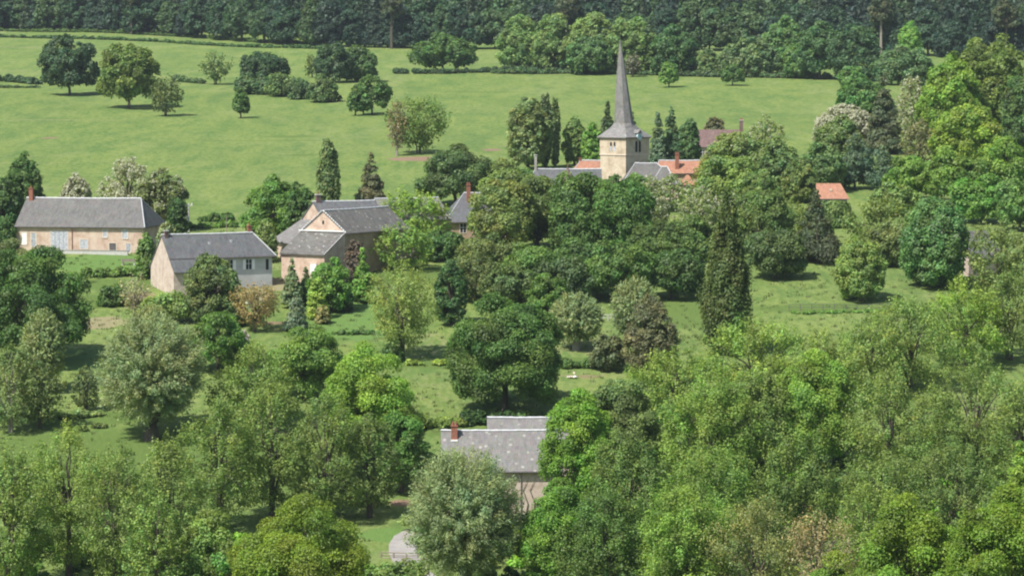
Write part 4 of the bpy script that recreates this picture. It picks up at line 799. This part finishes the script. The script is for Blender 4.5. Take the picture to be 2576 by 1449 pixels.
# right hand slope
for a in [('oak_tree','huge rounded olive tree at the upper right','oak',2490,420,100,200,(.070,.108,.029),600,0),
 ('maple_tree','bright yellow green tree left of the huge rounded one','oak',2388,420,142,160,(.088,.155,.028),590,0),
 ('maple_tree','bright golden green tree under the huge rounded one','oak',2432,480,268,190,(.105,.160,.030),545,0),
 ('oak_tree','dark shaded tree cut by the right edge, upper right','oak',2570,470,190,110,(.045,.085,.03),570,0),
 ('holly_tree','dark green tree left of the conifer, above white flowers','round',2168,330,200,140,(.045,.10,.032),660,0),
 ('spruce_tree','greyish dark conifer between the white flowers and the pale acacia','spruce',2222,450,196,92,(.055,.072,.048),585,0),
 ('acacia_tree','cream flowered tree, the whitest on the right','round',2122,350,265,150,(.13,.14,.09),590,1.0),
 ('acacia_tree','tall pale acacia between the grey conifer and the bright tree','airy',2292,420,195,90,(.12,.15,.08),600,.6),
 ('ash_tree','brown grey thin tree in the middle of the right slope','airy',2312,480,300,100,(.095,.10,.06),560,0),
 ('ash_tree','olive tree under the cream flowered one','ovoid',2110,440,292,120,(.08,.12,.05),570,.05),
 ('lime_tree','vivid green tree left on the right slope, above the chestnut','oak',2295,560,395,130,(.075,.140,.028),505,0),
 ('lime_tree','vivid green tree in the middle of the right slope','oak',2400,580,385,150,(.070,.126,.028),500,0),
 ('lime_tree','vivid green tree low at the right edge of the slope','oak',2530,560,350,170,(.072,.132,.028),505,0),
 ('elm_tree','green tree behind the chestnut right shoulder','oak',2470,640,440,150,(.07,.15,.035),470,0),
 ('elm_tree','mid green tree cut by the right edge above the olive bush','oak',2565,660,450,120,(.065,.125,.04),460,0),
 ('elm_tree','olive tree left of the chestnut top','round',2250,640,460,120,(.085,.13,.045),480,0),
 ('cedar_tree','dark blue green tree above the vivid left one','cedar',2215,520,370,120,(.045,.08,.055),530,0)]: T(*a[:8],d=a[8],blossom=a[9])
# left foreground
T('oak_tree','large dark green oak cut by the left edge below the farmhouse','oak',75,905,628,305,(.042,.088,.026),d=366,detail=1.1,maxn=110000,var=.2)
T('elder_bush','grey green shrub above the large dark oak at the left edge','round',30,760,606,170,(.095,.125,.07),d=402,cat='bush')
T('willow_tree','pale grey young willow in front of the large dark oak','willow',110,940,782,110,(.13,.165,.095),d=350)
T('alder_tree','grey green tree with pale split trunk at the left edge','airy',30,1088,872,150,(.095,.130,.055),stems=2,pale=True)
T('alder_tree','leaning grey green tree right of the split trunk one','airy',100,1078,900,125,(.085,.115,.048),stems=1)
T('hawthorn_tree','small narrow leaning tree left of the big grey willow','airy',216,1035,922,76,(.075,.10,.048),stems=2)
T('willow_tree','big silvery pollard willow with a thick dark trunk','willow',380,1108,798,262,(.132,.170,.112),detail=1.2,maxn=110000)
T('hazel_bush','dark bush behind the dead branched tree left of the cottage gable','shrub',282,772,716,74,DG,cat='bush')
T('dead_tree','pale dead branched tree left of the cottage gable','twiggy',338,800,690,96,(.17,.17,.12),pale=True,bare=1.3)
T('elder_bush','olive green shrubs under the cottage gable','shrub',430,830,735,150,(.10,.145,.05),d=389,cat='bush')
T('willow_shrub','grey green shrub above the silvery pollard willow','wispy',380,850,768,110,(.12,.155,.08),d=380,cat='bush')
T('hazel_tree','dense vivid green tree right of the silvery pollard willow','oak',548,945,785,150,(.058,.118,.028),d=360,detail=1.1)
for a in [('alder_tree','olive tree with visible limbs at the bottom left corner','airy',175,1540,1072,270,(.115,.165,.045),268,1,1.2),
 ('alder_tree','bottom left tree with a low forked trunk, right of the first olive one','fan',288,1560,1125,200,(.10,.145,.045),262,1,1.2),
 ('alder_tree','thin olive tree cut by the left edge at the bottom','airy',25,1560,1120,190,(.105,.155,.045),262,2,1.0),
 ('alder_tree','slender olive tree left of the yellow green bottom tree','airy',425,1500,1105,200,(.105,.15,.048),275,2,1.0),
 ('alder_tree','many stemmed olive tree in the left foreground wood','airy',545,1440,1008,225,(.095,.140,.042),292,3,1.1),
 ('alder_tree','tall olive tree with dark stems in the left foreground wood','airy',680,1400,962,240,(.100,.145,.043),298,3,1.1),
 ('alder_tree','olive tree of the left foreground wood, towards the lane','airy',820,1420,1000,230,(.088,.13,.042),296,3,1.1),
 ('alder_tree','darker olive tree above the lane','airy',930,1380,1045,170,(.07,.105,.036),298,2,1.1),
 ('alder_tree','rounded olive tree behind the left foreground wood','airy',645,1200,862,230,(.10,.148,.042),333,2,1.1),
 ('hazel_tree','green tree behind the lime green crown, left','oak',770,1140,826,190,(.078,.14,.036),345,1,1.1),
 ('maple_tree','vivid lime green crown above the lane in the left foreground','oak',935,1260,872,235,(.105,.180,.032),316,1,1.15),
 ('hazel_tree','dark green lower tree right of the lime green crown','oak',1010,1240,1040,140,(.052,.115,.028),309,1,1.1),
 ('oak_tree','glossy yellow green tree at the bottom, left of the lane','oak',765,1640,1255,345,(.092,.138,.018),238,1,1.15),
 ('hazel_bush','leafy bush at the bottom left of the yellow green tree','shrub',530,1560,1290,180,(.09,.145,.04),252,1,1.0),
 ('alder_tree','young leafy tree low between the bottom left trunks','airy',395,1600,1240,170,(.10,.155,.045),250,2,1.0)]:
    T(*a[:8],d=a[8],stems=a[9],detail=a[10],maxn=110000,cat='bush' if 'bush' in a[0] else 'tree')
T('willow_tree','feathery silver willow in front of the near house','willow',1165,1640,1138,285,(.128,.170,.108),d=262,detail=1.3,maxn=110000,stems=2)
T('hazel_bush','low green bushes below the plank barrier at the bottom edge','shrub',1010,1560,1408,130,(.09,.14,.05),d=268,cat='bush')
T('willow_shrub','low silver willow bush beside the lane','willow',1070,1500,1290,120,(.135,.185,.085),d=292,detail=1.2,cat='bush')
# right foreground
for a in [('alder_tree','olive tree at the top left of the right foreground wood, under the cypress','airy',1700,1100,878,250,(.115,.170,.042),334),
 ('alder_tree','light olive tree below the big poplar in the right foreground wood','airy',1895,1100,800,250,(.125,.185,.048),345),
 ('alder_tree','light yellow olive tree at the meadow edge, right foreground wood','airy',2070,1090,832,220,(.130,.185,.055),343),
 ('alder_tree','tall olive tree below the chestnut in the right foreground wood','airy',2290,1050,748,250,(.105,.155,.045),352),
 ('alder_tree','olive tree left of it, below the round pale tree','airy',2190,1090,790,200,(.115,.165,.05),347),
 ('ash_tree','brighter olive tree below the stone gable, right','airy',2420,1040,700,220,(.115,.18,.04),362),
 ('alder_tree','dull olive tree cut by the right edge, upper foreground','airy',2540,1040,688,200,(.09,.13,.045),366),
 ('elder_tree','dark grey green tree at the left of the right foreground wood','round',1560,1230,958,200,(.075,.115,.045),318),
 ('alder_tree','dense olive crown in the middle left of the right foreground wood','alder',1790,1280,960,280,(.105,.165,.040),312),
 ('maple_tree','vivid green crown in the middle of the right foreground wood','oak',2045,1230,886,205,(.095,.165,.032),318),
 ('alder_tree','olive crown filling the gap left of the vivid green one','alder',1905,1230,940,210,(.095,.14,.042),316),
 ('alder_tree','soft olive crown right of the vivid green one','airy',2240,1290,930,270,(.105,.150,.045),308),
 ('alder_tree','soft dull olive crown at the right, middle height','airy',2450,1290,900,270,(.095,.138,.042),312),
 ('alder_tree','olive crown at the right edge, middle height','airy',2570,1290,960,170,(.09,.135,.04),306),
 ('ivy_tree','vivid green leafy column beside the near house roof','oak',1455,1360,985,190,(.075,.150,.024),288),
 ('ash_tree','dark olive tree behind the vivid green column','alder',1580,1380,1090,240,(.075,.120,.036),284),
 ('alder_tree','olive green tree left of centre in the right foreground wood','alder',1790,1420,1140,270,(.088,.145,.036),282),
 ('alder_tree','shadowed olive tree in the centre of the right foreground wood','alder',2010,1420,1100,260,(.080,.125,.036),284),
 ('alder_tree','olive tree with dark gaps right of centre','airy',2220,1400,1140,250,(.085,.13,.038),282),
 ('alder_tree','grey olive tree in the lower right foreground','airy',2400,1420,1120,260,(.082,.12,.04),280),
 ('alder_tree','olive tree cut by the right edge, low','airy',2560,1420,1150,190,(.085,.135,.038),276),
 ('ivy_tree','vivid green lower foliage in front of the near house wall','oak',1400,1560,1210,190,(.072,.145,.025),262),
 ('ash_tree','dark green tree at the bottom, right of the near house','alder',1530,1560,1230,250,(.062,.11,.03),258),
 ('alder_tree','yellow olive tree at the bottom middle','alder',1730,1590,1210,290,(.100,.165,.036),254),
 ('hazel_tree','reddish tan tipped bush at the bottom, right of middle','fan',1905,1600,1255,280,(.112,.132,.056),250),
 ('blackthorn_bush','grey twiggy half bare bush at the bottom','twiggy',2060,1600,1290,200,(.16,.145,.10),246),
 ('alder_tree','olive tree with tan shoots above the glossy bottom right trees','airy',2190,1560,1215,240,(.105,.155,.04),256),
 ('oak_tree','glossy bright green oak at the bottom right, its left one','oak',2290,1780,1262,330,(.075,.125,.018),212),
 ('oak_tree','glossy bright green oak in the bottom right corner','oak',2510,1780,1235,300,(.078,.132,.018),208),
 ('oak_tree','low glossy green crown at the very bottom right of middle','oak',2130,1800,1400,240,(.068,.115,.018),215),
 ('maple_tree','yellowish bright sapling at the right edge near the bottom','oak',2566,1560,1120,100,(.11,.18,.038),238)]:
    T(*a[:8],d=a[8],detail=1.15,maxn=110000,stems=2 if a[2] in('airy','fan','alder') else 1,var=.2,cat='bush' if 'bush' in a[0] else 'tree')
rng=np.random.default_rng(19); Vs=[];Cs=[]; N_=15000
y=rng.uniform(270,470,N_); x=rng.uniform(-.185,.185,N_)*y; ok_=~((y<302)&(x/y*F+CX>940)&(x/y*F+CX<1120)); x,y=x[ok_],y[ok_]; z=gz(x,y); pk=np.sin(x*.31+2*np.sin(y*.05))*np.sin(y*.17)+rng.normal(0,1.6,len(x))>.1; x,y,z=x[pk],y[pk],z[pk]; n=len(x); B=9
hh=np.repeat(rng.uniform(.12,.42,n),B); X=np.repeat(x,B)+rng.normal(0,.22,n*B); Y=np.repeat(y,B)+rng.normal(0,.22,n*B); Z=gz(X,Y)-.03; an=rng.random(n*B)*6.28; w_=rng.uniform(.04,.10,n*B); lx,ly=rng.normal(0,.12,(2,n*B))
V=np.stack([np.stack([X-w_*np.cos(an),Y-w_*np.sin(an),Z],1),np.stack([X+w_*np.cos(an),Y+w_*np.sin(an),Z],1),np.stack([X+lx,Y+ly,Z+hh],1)],1).reshape(-1,3)
c=np.array([(.12,.165,.055),(.15,.19,.07),(.17,.195,.08),(.10,.145,.045)])[np.repeat(rng.integers(0,4,n),B)]*rng.uniform(.8,1.2,(n*B,1)); cc=np.ones((n*B,4)); cc[:,:3]=c
tag(mesh_np('meadow_grass',V,np.arange(len(V)).reshape(-1,3),LEAF,None,np.repeat(cc,3,axis=0)),'tufts of longer grass in the near meadows','grass',kind='stuff')
# undergrowth below the foreground trees
rng=np.random.default_rng(9); Vs=[];Cs=[]
for i in range(1500):
    y=rng.uniform(190,330); x=rng.uniform(-.19,.19)*y; px=CX+x/y*F
    if y>285 and px<1560: continue
    if 930<px<1130 and y<300: continue
    h_=rng.uniform(.5,2.2); V,FC,cc,_=foliage('shrub',h_,h_*rng.uniform(1,1.8),300,rng,np.array([OL,MG,OY,BR,DG][rng.integers(5)]),maxn=500)
    Vs.append((V+np.array([x,y,float(gz(x,y))-.1])).astype(np.float32)); Cs.append(cc.astype(np.float32))
V=np.concatenate(Vs); ug=mesh_np('undergrowth',V,np.arange(len(V)).reshape(-1,4),LEAF,None,np.concatenate(Cs)); tag(ug,'mixed brambles and saplings on the ground under the foreground trees','undergrowth',kind='stuff')
print('polys',sum(len(o.data.polygons) for o in sc.objects if o.type=='MESH'))

hazebox()

GR=[('of the central wood','trees of the central wood'),('in the central wood','trees of the central wood'),('left foreground wood','trees of the left foreground wood'),('right foreground wood','trees of the right foreground wood'),('acacia','flowering acacias'),('sloping thicket','bushes of the sloping thicket'),('glossy bright green oak','glossy oaks at the bottom right'),('in the pasture','trees in the pasture'),('open pasture','trees in the pasture'),('far belt','trees of the far belt'),('vivid green tree','vivid trees on the right slope'),('hedge','hedges between the pastures')]
for o in sc.objects:
    if o.parent is None and o.get('category') and not o.get('group'):
        for k_,g_ in GR:
            if k_ in o['label'] or (k_=='acacia' and o.name.startswith('acacia')):
                if (k_=='hedge')==(o['category']=='hedge') or k_ not in('hedge',): 
                    if k_!='hedge' or o['category']=='hedge': o['group']=g_; break
    if o.get('label') and len(o['label'].split())>16: print('LONG',o['label'])
from collections import Counter
for k_,v_ in Counter(o['label'] for o in sc.objects if o.get('label')).items():
    if v_>1: print('DUP',k_,v_)
